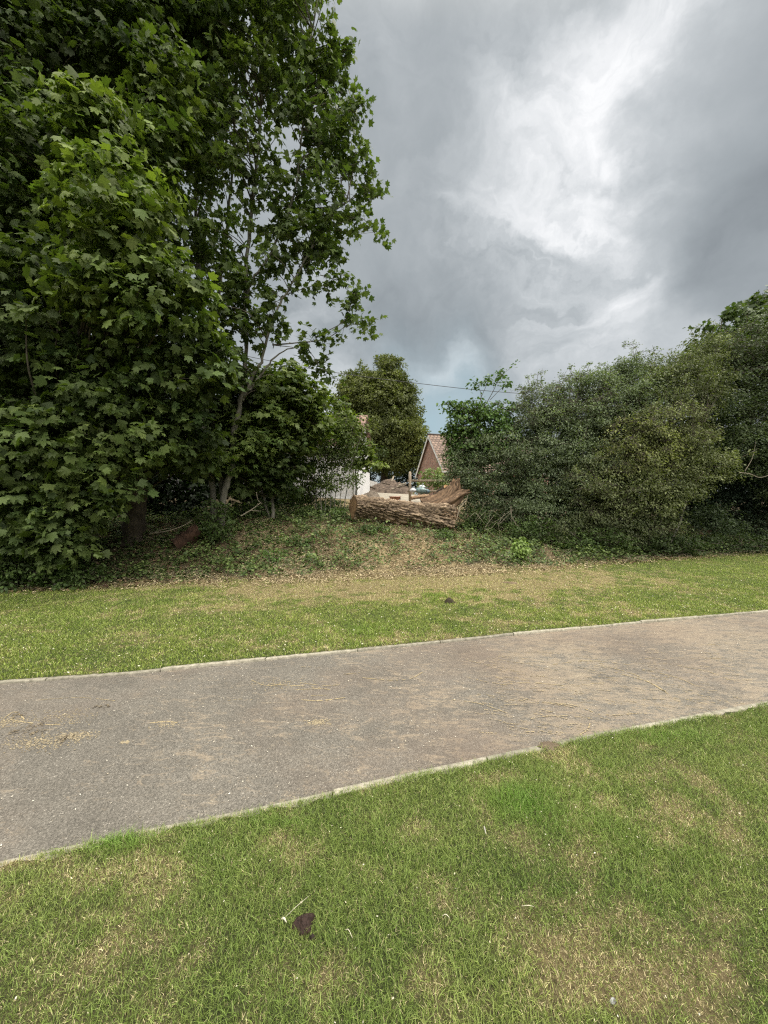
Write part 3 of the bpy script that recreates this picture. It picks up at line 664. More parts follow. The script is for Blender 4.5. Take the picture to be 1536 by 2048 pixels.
def plant(name, label, cat, base, seed, blobs, per, nleaf, rad, size, tmpl, cols, stems=(), mat=MAT_LEAF, bark=MAT_BARK, group=None, sprays=(), share=1.0, stem_name='trunk', maxlen=6, lr=.05, twig=False, crown='crown', minh=0., nshoot=0, shl=.45, shn=34, **kw):
    rng = np.random.default_rng(seed); base = np.array(base, float)
    e = thing(name, base, label, cat, group)
    lf = MB(); br = MB(); sp = []
    for pts, r0, r1 in stems:
        p = wob(stem_pts(pts), rng, .012); sp.append(p); s_ = MB(); m = len(p)
        rr = np.linspace(r0, r1, m)*(1+.08*rng.normal(0, 1, m)); rr[0] *= 1.35
        tube(s_, p, rr, 12, (1, 1, 1)); s_.build(stem_name, bark, e, True, base)
    C, O, S = clusters(rng, blobs, per)
    k = C[:, 2] > bank_z(C[:, 0], C[:, 1])+.02; C, O, S = C[k], O[k], S[k]
    foliage(lf, rng, C, O, S, nleaf, rad, size, tmpl, cols, twigs=br if twig else None, **kw)
    if sp: limbs(br, rng, C, sp, lr, share, maxlen, minh=minh)
    if nshoot: shoots(lf, br, rng, C, O, nshoot, shl, shn, size, tmpl, [np.array(q)*1.15 for q in cols])
    for a in sprays: spray(lf, br, rng, [P(*q) for q in a[0]], a[1], int(a[2]*1.4), a[3], a[4] if len(a) > 4 else size, tmpl, cols, S=a[5] if len(a) > 5 else 0.)
    lf.build(crown, mat, e, False, base)
    if br.n: br.build('boughs', MAT_TWIG, e, False, base)
    print(name, 'clusters', len(C), 'leaf verts', lf.n)
    return e
def onbank(u, Y): X = (u-768)*Y/F; return (X, Y, float(height(X, Y)))
def vb(u, Y): return HZ-(onbank(u, Y)[2]-EYE)*F/Y     # photo row where the ground is met at (u, Y)

# T1 the big sycamore at the left, its skirt of boughs hanging to the grass
plant('sycamore_tree', 'broad sycamore with large leaves on low boughs sweeping down to the grass at far left', 'tree', onbank(268, 8.9), 1,
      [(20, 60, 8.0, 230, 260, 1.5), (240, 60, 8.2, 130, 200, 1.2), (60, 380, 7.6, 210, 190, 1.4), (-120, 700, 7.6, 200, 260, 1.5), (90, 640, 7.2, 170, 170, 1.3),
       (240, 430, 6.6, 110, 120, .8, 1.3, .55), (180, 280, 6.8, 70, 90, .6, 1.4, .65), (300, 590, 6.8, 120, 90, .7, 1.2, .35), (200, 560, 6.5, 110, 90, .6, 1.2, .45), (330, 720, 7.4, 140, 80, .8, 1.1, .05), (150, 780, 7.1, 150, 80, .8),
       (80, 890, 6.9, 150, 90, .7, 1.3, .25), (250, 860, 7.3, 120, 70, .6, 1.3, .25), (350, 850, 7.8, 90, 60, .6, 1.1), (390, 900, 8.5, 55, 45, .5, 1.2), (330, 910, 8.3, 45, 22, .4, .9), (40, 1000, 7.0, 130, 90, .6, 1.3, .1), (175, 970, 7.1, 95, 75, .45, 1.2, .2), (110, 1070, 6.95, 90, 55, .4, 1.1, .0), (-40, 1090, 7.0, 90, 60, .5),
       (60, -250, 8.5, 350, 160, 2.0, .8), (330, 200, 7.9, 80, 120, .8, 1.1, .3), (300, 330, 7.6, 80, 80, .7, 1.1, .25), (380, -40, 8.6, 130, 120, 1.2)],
      25, 25, .38, .155, LOBE_HI, SYC, [([(262, vb(268, 8.9)+12, 8.9), (272, 1020, 8.9), (276, 930, 8.9), (262, 700, 8.9), (230, 300, 8.9), (215, -100, 8.9), (200, -400, 8.9)], .24, .06),
       ([(268, 640, 8.9), (180, 420, 8.3), (70, 150, 8.2), (20, -80, 8.2)], .10, .03), ([(276, 800, 8.9), (160, 760, 8.2), (40, 780, 7.6)], .07, .02), ([(276, 850, 8.9), (200, 830, 7.9), (100, 860, 7.2)], .05, .015)],
      bark=MAT_BARKD, share=.5, maxlen=3.2, outw=.55, droop=.75, rnd=.42, minh=1.3)
# T2 several pale stems of a second sycamore, tall crown against the sky
T2 = 'tall sycamore clump of slender pale grey stems standing against the sky'
plant('sycamore_tree', T2, 'tree', onbank(440, 9.6), 2,
      [(470, 80, 9.3, 110, 190, 1.1, .95, .2), (580, 60, 9.6, 95, 170, 1.1, .95, .1), (620, 250, 9.6, 85, 90, .9, .95), (640, 150, 9.8, 50, 90, .7, .9, .25), (480, 330, 9.2, 95, 110, .9, .85, .15), (600, 400, 9.6, 100, 90, 1.0, .85), (660, 440, 9.7, 45, 55, .6, .9, .2),
       (690, 300, 9.7, 38, 50, .5, 1.0, .1), (560, 520, 9.6, 80, 50, .7, .7), (670, 510, 9.7, 30, 35, .4, .8), (400, 480, 9.0, 80, 80, .7, .9, .1), (430, 640, 9.0, 80, 70, .6, .9, .05), (520, -150, 9.8, 190, 130, 1.8, .8), (400, 250, 9.0, 60, 120, .7, .9, .15), (540, 670, 9.5, 40, 30, .4, .7), (500, 620, 9.3, 55, 60, .5, .9), (450, 560, 9.1, 60, 60, .5, .9, .1), (450, 730, 9.2, 60, 55, .5, 1.0), (530, 760, 9.6, 40, 30, .4, .9), (560, 600, 9.7, 50, 40, .4, .5), (620, 480, 9.6, 60, 40, .6, .8), (705, 210, 9.7, 22, 35, .3, .9, .2), (670, 110, 9.8, 30, 30, .35, .9, .2)],
      19, 14, .28, .155, LOBE_LO, ((.050, .086, .026), (.135, .178, .056)),
      [([(438, vb(440, 9.6)+8, 9.6), (448, 990, 9.6), (462, 940, 9.6), (470, 860, 9.6), (484, 790, 9.6), (492, 700, 9.6), (490, 560, 9.6), (502, 430, 9.6), (520, 250, 9.6), (535, 0, 9.6), (540, -250, 9.6)], .085, .02),
       ([(445, vb(445, 9.9)+8, 9.9), (442, 960, 9.9), (428, 880, 9.9), (425, 740, 9.9), (436, 600, 9.9), (452, 480, 9.9), (470, 250, 9.9), (475, -100, 9.9)], .075, .02),
       ([(432, vb(432, 9.7)+8, 9.7), (424, 960, 9.7), (406, 860, 9.7), (402, 780, 9.7), (400, 640, 9.7), (394, 470, 9.7), (392, 330, 9.7), (408, 90, 9.7), (415, -150, 9.7)], .08, .025),
       ([(484, 800, 9.6), (505, 755, 9.6), (525, 715, 9.6), (545, 640, 9.6), (570, 590, 9.6), (610, 520, 9.6), (650, 440, 9.6), (700, 400, 9.6)], .045, .012),
       ([(500, 780, 9.6), (530, 740, 9.6), (560, 705, 9.6), (610, 690, 9.6)], .03, .01),
       ([(491, 600, 9.6), (505, 560, 9.6), (545, 500, 9.6), (590, 380, 9.6), (610, 200, 9.6), (625, 60, 9.6)], .04, .012)],
      sprays=[([(545, 690, 9.6), (590, 686, 9.5), (650, 678, 9.5), (700, 650, 9.5), (745, 655, 9.5)], .02, 130, .28, .15, .15), ([(650, 665, 9.5), (690, 640, 9.5), (705, 600, 9.5), (715, 585, 9.5)], .012, 85, .2, .15, .15), ([(545, 690, 9.6), (600, 700, 9.5), (655, 745, 9.5)], .012, 70, .2, .14),
              ([(610, 690, 9.5), (640, 730, 9.5), (670, 760, 9.6)], .010, 40, .18, .13), ([(600, 420, 9.6), (680, 410, 9.6), (730, 385, 9.6), (768, 395, 9.6)], .02, 90, .3, .14), ([(670, 450, 9.6), (720, 435, 9.6), (752, 470, 9.6)], .014, 90, .25, .15, .2), ([(630, 300, 9.6), (690, 240, 9.6), (735, 200, 9.6)], .014, 75, .22, .15, .2),
              ([(660, 330, 9.6), (705, 330, 9.6), (738, 310, 9.6)], .012, 60, .22, .15, .2), ([(620, 200, 9.6), (680, 110, 9.6), (700, 85, 9.6)], .014, 80, .22, .15, .2), ([(570, 590, 9.6), (640, 570, 9.5), (665, 600, 9.5)], .012, 50, .22, .14), ([(640, 550, 9.6), (680, 560, 9.5), (700, 545, 9.5)], .012, 50, .2, .14, .1), ([(700, 400, 9.6), (740, 360, 9.6), (750, 345, 9.6)], .010, 30, .16, .13)],
      stem_name='stem', share=.6, maxlen=2.6, lr=.02, outw=.5, minh=1.0)
# T3 young sycamore with layered leaves in front of the bungalow
plant('sycamore_sapling', 'young sycamore with layered fresh green leaves left of the white wall', 'young tree', onbank(545, 10.6), 3,
      [(560, 800, 10.4, 70, 70, .8, 1.3, .55), (600, 790, 10.5, 40, 50, .6, 1.2, .75), (520, 860, 10.2, 90, 55, .8, 1.4, .35), (470, 900, 9.9, 80, 45, .7, 1.3, .45), (600, 860, 10.4, 55, 50, .6, 1.3, .3), (450, 820, 10.2, 80, 60, .7, 1.2), (550, 930, 10.4, 70, 28, .6, 1.0), (420, 930, 9.9, 60, 35, .5, 1.0), (570, 745, 10.5, 40, 25, .4, 1.2, .7), (500, 780, 10.4, 50, 50, .6, 1.1, .1), (630, 830, 10.5, 30, 30, .5, 1.2, .7), (640, 790, 10.5, 18, 22, .3, 1.2, .9), (480, 960, 10.2, 60, 28, .5, 1.0), (560, 970, 10.6, 40, 18, .4, .9)],
      48, 14, .26, .15, LOBE_LO, SYC, [([(545, vb(545, 10.6)+5, 10.6), (548, 950, 10.6), (555, 850, 10.6), (566, 770, 10.6)], .05, .015), ([(540, vb(540, 10.6)+5, 10.6), (515, 950, 10.5), (490, 880, 10.3)], .035, .012)], share=.5, maxlen=1.6, lr=.014, up=.75, outw=.6, rnd=.35)
# T4 thin many-stemmed shrub before the white wall
st = [([(632+k*9, vb(640, 11.6)+4, 11.6), (630+k*11, 960, 11.6), (615+k*17, 890, 11.6), (605+k*22, 830, 11.6)], .014, .005) for k in range(7)]
plant('hazel_shrub', 'thin stemmed open shrub in front of the white wall', 'shrub', onbank(650, 11.6), 4,
      [(640, 900, 11.6, 55, 40, .6, 1.5), (610, 940, 11.6, 35, 35, .4, 1.2), (690, 890, 11.6, 35, 40, .5, 1.5), (670, 850, 11.6, 45, 35, .5, 1.5, .3), (650, 960, 11.6, 30, 30, .3, 1.3), (700, 945, 11.6, 25, 40, .3, .7), (600, 980, 11.6, 40, 22, .4, 1.2), (640, 850, 11.6, 40, 35, .5, 1.0)],
      60, 26, .22, .075, OVAL, ((.060, .095, .024), (.14, .185, .055)), st, mat=MAT_SMALL, share=.6, stem_name='stem', maxlen=1.4, lr=.008, up=.4, rnd=.7)
st = [([(712, vb(712, 12.4)+3, 12.4), (712, 960, 12.4), (706, 900, 12.4), (700, 860, 12.4)], .022, .008), ([(706, vb(706, 12.4)+3, 12.4), (722, 900, 12.4), (735, 870, 12.4)], .015, .006)]
plant('maple_sapling', 'small sapling with yellow green leaves beside the end of the white wall', 'young tree', onbank(712, 12.4), 5,
      [(700, 850, 12.4, 40, 32, .5, 1.8, .9), (725, 900, 12.4, 30, 30, .4, 1.6, .9), (745, 925, 12.4, 28, 12, .3, 1.6, 1.0), (675, 810, 12.4, 30, 25, .4, 1.4, .7), (715, 930, 12.4, 25, 15, .3, 1.5, .7)],
      40, 14, .18, .11, LOBE_LO, SYC, st, share=.7, stem_name='stem', maxlen=1.4, lr=.008, up=.8, rnd=.35)
# dark mass behind the left trees
for (nm, lb, u, Y, bl, sd_) in (
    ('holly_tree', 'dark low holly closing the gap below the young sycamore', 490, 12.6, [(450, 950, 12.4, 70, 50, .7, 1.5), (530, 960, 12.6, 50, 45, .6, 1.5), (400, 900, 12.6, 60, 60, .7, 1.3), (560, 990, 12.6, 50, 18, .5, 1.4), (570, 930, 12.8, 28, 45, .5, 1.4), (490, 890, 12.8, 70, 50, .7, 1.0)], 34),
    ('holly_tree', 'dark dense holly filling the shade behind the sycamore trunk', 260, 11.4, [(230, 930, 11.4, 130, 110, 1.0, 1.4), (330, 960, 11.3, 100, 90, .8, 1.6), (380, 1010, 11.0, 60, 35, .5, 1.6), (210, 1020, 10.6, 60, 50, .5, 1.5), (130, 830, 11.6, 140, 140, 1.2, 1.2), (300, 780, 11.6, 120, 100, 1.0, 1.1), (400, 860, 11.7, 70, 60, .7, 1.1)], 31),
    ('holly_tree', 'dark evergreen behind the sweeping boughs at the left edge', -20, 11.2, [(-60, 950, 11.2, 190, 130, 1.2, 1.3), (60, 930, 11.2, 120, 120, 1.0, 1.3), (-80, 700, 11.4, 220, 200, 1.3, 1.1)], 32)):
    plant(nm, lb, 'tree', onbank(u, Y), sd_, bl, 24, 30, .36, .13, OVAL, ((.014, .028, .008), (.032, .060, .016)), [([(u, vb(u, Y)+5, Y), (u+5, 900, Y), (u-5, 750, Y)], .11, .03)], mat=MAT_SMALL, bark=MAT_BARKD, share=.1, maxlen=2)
plant('lime_tree', 'tall dark crowned tree rising behind the sycamores', 'tree', onbank(120, 13.5), 33,
      [(60, 500, 13.2, 230, 220, 1.6), (200, 150, 13.5, 260, 260, 1.8), (330, 480, 13.6, 120, 180, 1.2, .8), (-150, 200, 13.5, 250, 300, 1.8), (390, 200, 13.8, 110, 200, 1.3, .7), (250, 700, 13.4, 150, 120, 1.2), (60, -120, 13.8, 300, 160, 2, .7)],
      10, 26, .5, .20, OVAL, ((.018, .036, .010), (.045, .080, .020)), [([(120, vb(120, 13.5)+4, 13.5), (125, 800, 13.5), (140, 400, 13.5), (160, 0, 13.5)], .26, .08)], bark=MAT_BARKD, share=.12, maxlen=4)

# right side
ELD = ((.050, .105, .025), (.12, .19, .055))
plant('elder_tree', 'sparse young elder with an open shoot rising right of the house roof', 'tree', onbank(960, 12.4), 41,
      [(925, 850, 12.3, 38, 35, .5, 1.3, .2), (905, 860, 12.3, 18, 26, .3, 1.2, .1), (902, 890, 12.4, 14, 26, .3, 1.2, .1), (980, 870, 12.4, 60, 55, .8, 1.3), (915, 815, 12.3, 26, 16, .3, 1.2, .3), (960, 820, 12.3, 40, 25, .5, 1.1, .2), (1000, 830, 12.4, 40, 30, .6, 1.2), (940, 900, 12.4, 45, 40, .6, 1.1)],
      50, 14, .22, .11, OVAL, ELD, [([(962, vb(960, 12.4)+4, 12.4), (962, 950, 12.4), (958, 860, 12.4), (952, 800, 12.4)], .05, .014), ([(960, 930, 12.4), (985, 860, 12.4), (1000, 800, 12.4)], .03, .01)],
      sprays=[([(950, 830, 12.3), (962, 795, 12.3), (955, 770, 12.3), (942, 758, 12.3)], .012, 60, .14, .11, .2), ([(965, 820, 12.3), (985, 785, 12.3), (1000, 755, 12.3), (1022, 735, 12.3)], .014, 80, .15, .11, .2), ([(980, 800, 12.3), (1005, 775, 12.3), (1022, 765, 12.3)], .01, 40, .14, .11, .2), ([(960, 800, 12.3), (975, 765, 12.3), (980, 748, 12.3)], .01, 35, .13, .11, .2), ([(930, 830, 12.3), (905, 812, 12.3), (885, 805, 12.3)], .012, 60, .12, .11, .3)], mat=MAT_SMALL, share=.6, maxlen=1.6, lr=.014, up=.6, rnd=.5)
plant('willow_shrub', 'grey green small leaved willow forming the middle of the right hedge', 'shrub', onbank(1130, 12.2), 42,
      [(1080, 830, 12.3, 60, 70, .9, 1.2), (1160, 820, 12.3, 90, 75, 1.0, 1.2), (1240, 810, 12.3, 70, 80, 1.0, 1.2), (1030, 910, 12.0, 70, 70, .8, 1.2), (1120, 930, 11.8, 80, 80, .9, 1.2), (940, 950, 12.2, 42, 50, .6, 1.3), (912, 925, 12.4, 22, 36, .4, 1.3), (905, 905, 12.5, 16, 22, .3, 1.2), (960, 900, 12.3, 50, 40, .6, 1.0), (1190, 900, 11.9, 80, 80, .9, 1.2), (1090, 1010, 11.6, 90, 50, .6, 1.1), (1000, 1000, 11.9, 70, 45, .6, 1.1), (1290, 765, 12.3, 60, 55, .7, 1.0), (1200, 770, 12.4, 60, 30, .7, 1.0), (1260, 740, 12.4, 30, 30, .5, 1.0)],
      36, 80, .34, .066, SMALL, ((.095, .130, .070), (.235, .285, .165)),
      [([(1120+k*14, vb(1130, 12.2)+4, 12.2), (1100+k*40, 950, 12.2), (1080+k*60, 830, 12.2)], .03, .008) for k in range(-1, 4)],
      sprays=[([(1270, 780, 12.2), (1280, 730, 12.2), (1270, 695, 12.2), (1245, 685, 12.2)], .01, 90, .13), ([(1300, 770, 12.2), (1310, 720, 12.2), (1305, 690, 12.2)], .01, 80, .12), ([(1080, 790, 12.2), (1075, 755, 12.2), (1082, 745, 12.2)], .008, 70, .12), ([(1120, 780, 12.2), (1130, 748, 12.2)], .008, 60, .12),
              ([(1200, 770, 12.2), (1210, 735, 12.2)], .008, 60, .12), ([(1160, 770, 12.2), (1165, 740, 12.2)], .008, 60, .12), ([(1240, 770, 12.2), (1250, 725, 12.2)], .008, 60, .12), ([(1050, 800, 12.2), (1040, 770, 12.2)], .008, 50, .12)],
      mat=MAT_SMALL, stem_name='stem', share=.4, maxlen=1.8, lr=.012, up=.35, rnd=.8, twig=True, nshoot=150)
plant('blackthorn_shrub', 'olive green blackthorn mound with small drooping leaves at the hedge front', 'shrub', onbank(1310, 11.6), 43,
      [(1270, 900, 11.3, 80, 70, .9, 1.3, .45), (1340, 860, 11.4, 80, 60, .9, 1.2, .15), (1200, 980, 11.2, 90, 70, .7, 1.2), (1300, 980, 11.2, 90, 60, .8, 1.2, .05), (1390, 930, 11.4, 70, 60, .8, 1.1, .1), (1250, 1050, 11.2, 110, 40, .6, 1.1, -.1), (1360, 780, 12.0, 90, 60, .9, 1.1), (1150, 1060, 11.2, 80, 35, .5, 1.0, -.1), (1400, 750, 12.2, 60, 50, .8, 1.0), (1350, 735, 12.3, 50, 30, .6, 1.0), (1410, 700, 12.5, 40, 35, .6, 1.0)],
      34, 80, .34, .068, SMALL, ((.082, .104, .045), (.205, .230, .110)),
      [([(1300+k*18, vb(1310, 11.6)+4, 11.6), (1290+k*45, 980, 11.6), (1280+k*60, 860, 11.6)], .035, .01) for k in range(-1, 3)], sprays=[([(1360, 760, 12.0), (1380, 720, 12.0), (1375, 705, 12.0)], .008, 70, .14), ([(1420, 760, 12.0), (1440, 735, 12.0)], .008, 60, .14)],
      mat=MAT_SMALL, stem_name='stem', share=.4, maxlen=1.8, lr=.012, up=.4, rnd=.7, droop=.9, twig=True, nshoot=130)
plant('hawthorn_tree', 'dark hawthorn at the right edge with a hollow of shade-darkened leaves beneath', 'tree', onbank(1500, 13.2), 44,
      [(1480, 730, 13.0, 100, 80, 1.2, 1.1), (1430, 720, 13.0, 50, 40, .8, 1.0), (1560, 800, 13.0, 110, 130, 1.3, 1.1), (1440, 820, 12.8, 80, 80, 1.0, 1.1), (1500, 900, 12.8, 90, 60, .9, 1.1), (1640, 950, 12.6, 110, 120, 1.2), (1600, 700, 13.3, 120, 120, 1.2, 1.0), (1540, 1060, 13.3, 110, 50, .5, .9, -.3), (1430, 1040, 12.2, 70, 40, .5, .9, -.2), (1480, 1000, 14.0, 140, 80, .4, 1.6, -.5)],  # negative tint on the low masses paints the hollow's shade into the leaves
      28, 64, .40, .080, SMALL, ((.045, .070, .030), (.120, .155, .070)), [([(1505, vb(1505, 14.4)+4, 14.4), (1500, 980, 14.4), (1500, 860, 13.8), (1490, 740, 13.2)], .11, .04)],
      mat=MAT_SMALL, bark=MAT_BARKD, share=.12, maxlen=2.5, lr=.02, up=.5, rnd=.6, twig=True, minh=1.6, nshoot=70)
plant('sycamore_tree', 'pale leaved sycamore top showing above the hawthorn at the right edge', 'tree', onbank(1560, 15), 45,
      [(1500, 660, 14.6, 70, 50, .9, 1.1, .2), (1560, 640, 14.8, 90, 70, 1.1, 1.1, .2), (1440, 690, 14.4, 50, 40, .6, 1.1, .4), (1400, 715, 14.4, 40, 40, .6, 1.1, .3), (1620, 740, 15, 120, 150, 1.4)],
      26, 14, .30, .17, LOBE_LO, ((.048, .080, .030), (.100, .138, .052)), [([(1570, vb(1560, 15)+4, 15), (1565, 850, 15), (1550, 650, 15)], .16, .05)], share=.5, maxlen=3,
      sprays=[([(1470, 690, 14.4), (1425, 670, 14.4), (1390, 650, 14.4)], .02, 80, .2, .17, .1), ([(1440, 660, 14.4), (1450, 630, 14.4), (1480, 615, 14.4)], .014, 50, .2, .17, .1), ([(1520, 640, 14.6), (1515, 605, 14.6), (1530, 590, 14.6)], .014, 50, .2, .17, .1)])
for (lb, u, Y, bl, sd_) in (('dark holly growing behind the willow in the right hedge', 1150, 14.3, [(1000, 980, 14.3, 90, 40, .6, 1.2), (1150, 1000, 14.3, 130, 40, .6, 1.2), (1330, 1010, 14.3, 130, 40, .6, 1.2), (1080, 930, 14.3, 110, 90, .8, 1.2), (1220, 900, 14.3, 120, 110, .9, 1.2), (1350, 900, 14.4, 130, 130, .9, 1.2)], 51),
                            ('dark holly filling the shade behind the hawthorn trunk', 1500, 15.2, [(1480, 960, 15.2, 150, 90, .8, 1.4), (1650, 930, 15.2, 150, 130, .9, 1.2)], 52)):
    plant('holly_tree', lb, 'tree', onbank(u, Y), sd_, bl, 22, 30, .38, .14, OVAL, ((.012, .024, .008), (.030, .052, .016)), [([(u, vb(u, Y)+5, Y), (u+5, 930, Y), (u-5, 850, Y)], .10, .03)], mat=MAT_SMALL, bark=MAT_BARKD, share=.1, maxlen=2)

# brambles and small plants on the bank
def low_plant(name, label, cat, u, v_or_Y, ru, rv, seed, size, cols, tmpl=OVAL, nl=16, S=0., ry=.3, per=60, mat=MAT_SMALL, rad=.12):
    Y = v_or_Y; X, Y_, z = onbank(u, Y); v = HZ-(z-EYE)*F/Y
    stems = [([(u+k*ru*.25, v+1, Y), (u+k*ru*.4, v-rv, Y), (u+k*ru*.7, v-rv*1.6, Y)], .006, .002) for k in (-1, 0, 1)]
    return plant(name, label, cat, (X, Y, z), seed, [(u, v-rv*.9, Y, ru, rv, ry, 1, S)], per, nl, rad, size, tmpl, cols, stems, mat=mat, stem_name='stem', share=.6, maxlen=.8, lr=.004, crown='leaves', rnd=.6)
low_plant('seedling_shrub', 'bright light green seedling bush standing alone before the right hedge', 'plant', 1041, 9.6, 14, 27, 61, .07, ((.18, .27, .07), (.34, .46, .15)), per=320, ry=.18, rad=.09)
low_plant('nettle_clump', 'mid green nettles low on the bank below the thin stemmed shrub', 'plant', 548, 8.75, 26, 16, 62, .06, ((.09, .16, .045), (.17, .27, .08)), per=120, ry=.2)
low_plant('nettle_clump', 'larger nettle patch on the bank left of the cleared strip', 'plant', 600, 9.5, 30, 14, 63, .06, ((.08, .14, .04), (.15, .24, .07)), per=110, ry=.2)
for i_, (u, Y, ru, rv, lb) in enumerate(((35, 7.0, 80, 36, 'bramble at the bottom left corner of the trees beside the grass'), (150, 7.15, 70, 26, 'bramble under the sweeping sycamore boughs beside the grass'), (432, 9.15, 40, 46, 'ivy bush wrapped round the foot of the pale stems'), (500, 10.6, 60, 22, 'bramble on the bank top below the young sycamore'),
                            (615, 12.0, 60, 26, 'bramble on the bank top below the white wall'), (665, 13.4, 45, 20, 'weeds growing along the foot of the white wall near its corner'), (540, 13.6, 60, 24, 'weeds growing along the foot of the white wall below the young sycamore'), (680, 11.0, 22, 14, 'green weeds in front of the cut end of the felled trunk'), (745, 10.35, 30, 8, 'low weeds growing against the left half of the felled trunk'), (885, 10.7, 26, 9, 'low weeds growing against the root end of the felled trunk'), (960, 11.6, 50, 28, 'tangled bramble beside the root end of the felled trunk'), (1060, 10.9, 60, 30, 'bramble at the foot of the willow'), (1190, 10.7, 80, 30, 'bramble at the foot of the blackthorn'), (1330, 10.9, 90, 26, 'bramble with leaves darkened as shade left of the dark hollow'), (1480, 11.6, 90, 20, 'bramble with leaves darkened as shade below the hawthorn at the right edge'))):
    low_plant('bramble_bush', lb, 'bush', u, Y, ru, rv, 70+i_, .065, ((.045, .080, .022), (.105, .155, .045)) if u < 1300 else ((.028, .05, .016), (.07, .10, .035)), per=110, nl=20, ry=.45, rad=.16)  # right-hand brambles get darker leaves: shade put into the colour
# ------------------------------------------------------------------ felled trunk
MAT_LOG = rough_mat('felled_bark', (.13, .095, .07), (.36, .285, .205), 14, .9, .5, stretch=(1, 1, 1), use_attr=True, dist=.03, c3=(.23, .175, .125))
MAT_WOOD = rough_mat('fresh_cut_wood', (.24, .15, .09), (.46, .32, .20), 9, .8, .3, use_attr=True)
MAT_SNAG = rough_mat('torn_wood', (.15, .105, .075), (.36, .26, .18), 16, .85, .5, stretch=(1, 1, .4), use_attr=True)
la = P(706, 1012, 10.75); lm = P(790, 1021, 11.0); lb_ = P(900, 1034, 11.4)
base = np.array((float(lm[0]), float(lm[1]), float(height(lm[0], lm[1]))))
log = thing('felled_tree_trunk', base, 'thick felled tree trunk with furrowed brown bark lying across the bank top', 'tree trunk')
mb = MB(); ns, na = 260, 150
ax = spline([la, la*.5+lm*.5+np.array((0, 0, .02)), lm, lm*.45+lb_*.55+np.array((0, 0, -.01)), lb_], ns//4)
ns = len(ax); T = unit(np.gradient(ax, axis=0)); S_ = unit(np.cross(T, np.array((0, 0, 1.)))); U_ = np.cross(S_, T)
s = np.linspace(0, 1, ns)[:, None]; th = np.linspace(0, 2*np.pi, na, endpoint=False)[None]
R = .325+.03*np.exp(-(s/.12)**2)+.11*sstep(.35, 1.0, s)+.05*np.exp(-((s-1)/.16)**2)+.05*(fbm(s*4, s*0, seed=44, oct=3)-.5)+.10*(fbm(np.cos(th)*1.3+0*s, np.sin(th)*1.3+0*s, s*3, seed=45, oct=3)-.5)*2.0
R = R*(1+.05*np.sin(2*th+3.2*s)+.10*sstep(.3, 1, s)*np.sin(5*th+5*s)+.045*np.sin(3*th-2*s))
cx, sx_ = np.cos(th)*2.2, np.sin(th)*2.2
tw = s*1.6
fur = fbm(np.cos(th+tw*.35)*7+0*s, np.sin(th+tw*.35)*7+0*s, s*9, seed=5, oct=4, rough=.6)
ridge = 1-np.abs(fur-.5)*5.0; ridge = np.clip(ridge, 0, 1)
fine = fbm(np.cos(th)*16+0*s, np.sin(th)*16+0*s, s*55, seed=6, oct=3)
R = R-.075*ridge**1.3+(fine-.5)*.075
# a long torn hollow along the side facing the path
hol = np.exp(-((th-(np.pi*1.28+.25*s))/.16)**2)*sstep(.35, .55, s)*(1-sstep(.88, 1, s)); R = R-.09*hol
Vv = ax[:, None]+R[..., None]*(np.cos(th)[..., None]*S_[:, None]+np.sin(th)[..., None]*U_[:, None])
cutn = np.array((-.90, -.42, .05)); cutn /= np.linalg.norm(cutn)
w_ = np.clip(1-s/.16, 0, 1)      # shear the first rings onto the saw cut
sh = ((Vv-ax[:, None])@cutn)/(T[:, None]@cutn)
Vv = Vv-T[:, None]*(sh*w_)[..., None]
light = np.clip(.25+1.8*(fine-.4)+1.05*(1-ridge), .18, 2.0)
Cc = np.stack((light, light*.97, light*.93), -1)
i = np.arange(ns-1)[:, None]*na; j = np.arange(na)[None]; k = (j+1) % na
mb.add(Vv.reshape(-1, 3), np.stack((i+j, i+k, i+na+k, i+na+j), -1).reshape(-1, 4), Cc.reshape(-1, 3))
mb.add(np.concatenate((ax[-1:]+T[-1:]*.12, Vv[-1])), np.stack((np.zeros(na, int), 1+np.arange(na), 1+(np.arange(na)+1) % na), -1), (.5, .4, .35))
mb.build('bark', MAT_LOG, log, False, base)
mb = MB(); rg = [1.0, .93, .9, .8, .7, .6, .5, .4, .3, .2, .1, .02]; V = []; C = []
for q, f in enumerate(rg):
    nz = fbm(np.cos(th[0])*3, np.sin(th[0])*3, np.full(na, q*.7), seed=15, oct=3)
    V.append(ax[0]+(Vv[0]-ax[0])*f+cutn*(.012*(nz[:, None]-.5)+(.006 if q else 0)))
    t0 = (.35 if q < 2 else (.95, .8)[q % 2])*np.ones(na)*(.8+.5*nz); C.append(np.stack((t0, t0*.93, t0*.86), -1))
V = np.array(V); C = np.array(C); i = np.arange(len(rg)-1)[:, None]*na
mb.add(V.reshape(-1, 3), np.stack((i+j, i+na+j, i+na+k, i+k), -1).reshape(-1, 4), C.reshape(-1, 3))
mb.build('cut_face', MAT_WOOD, log, False, base)
rng = np.random.default_rng(88)
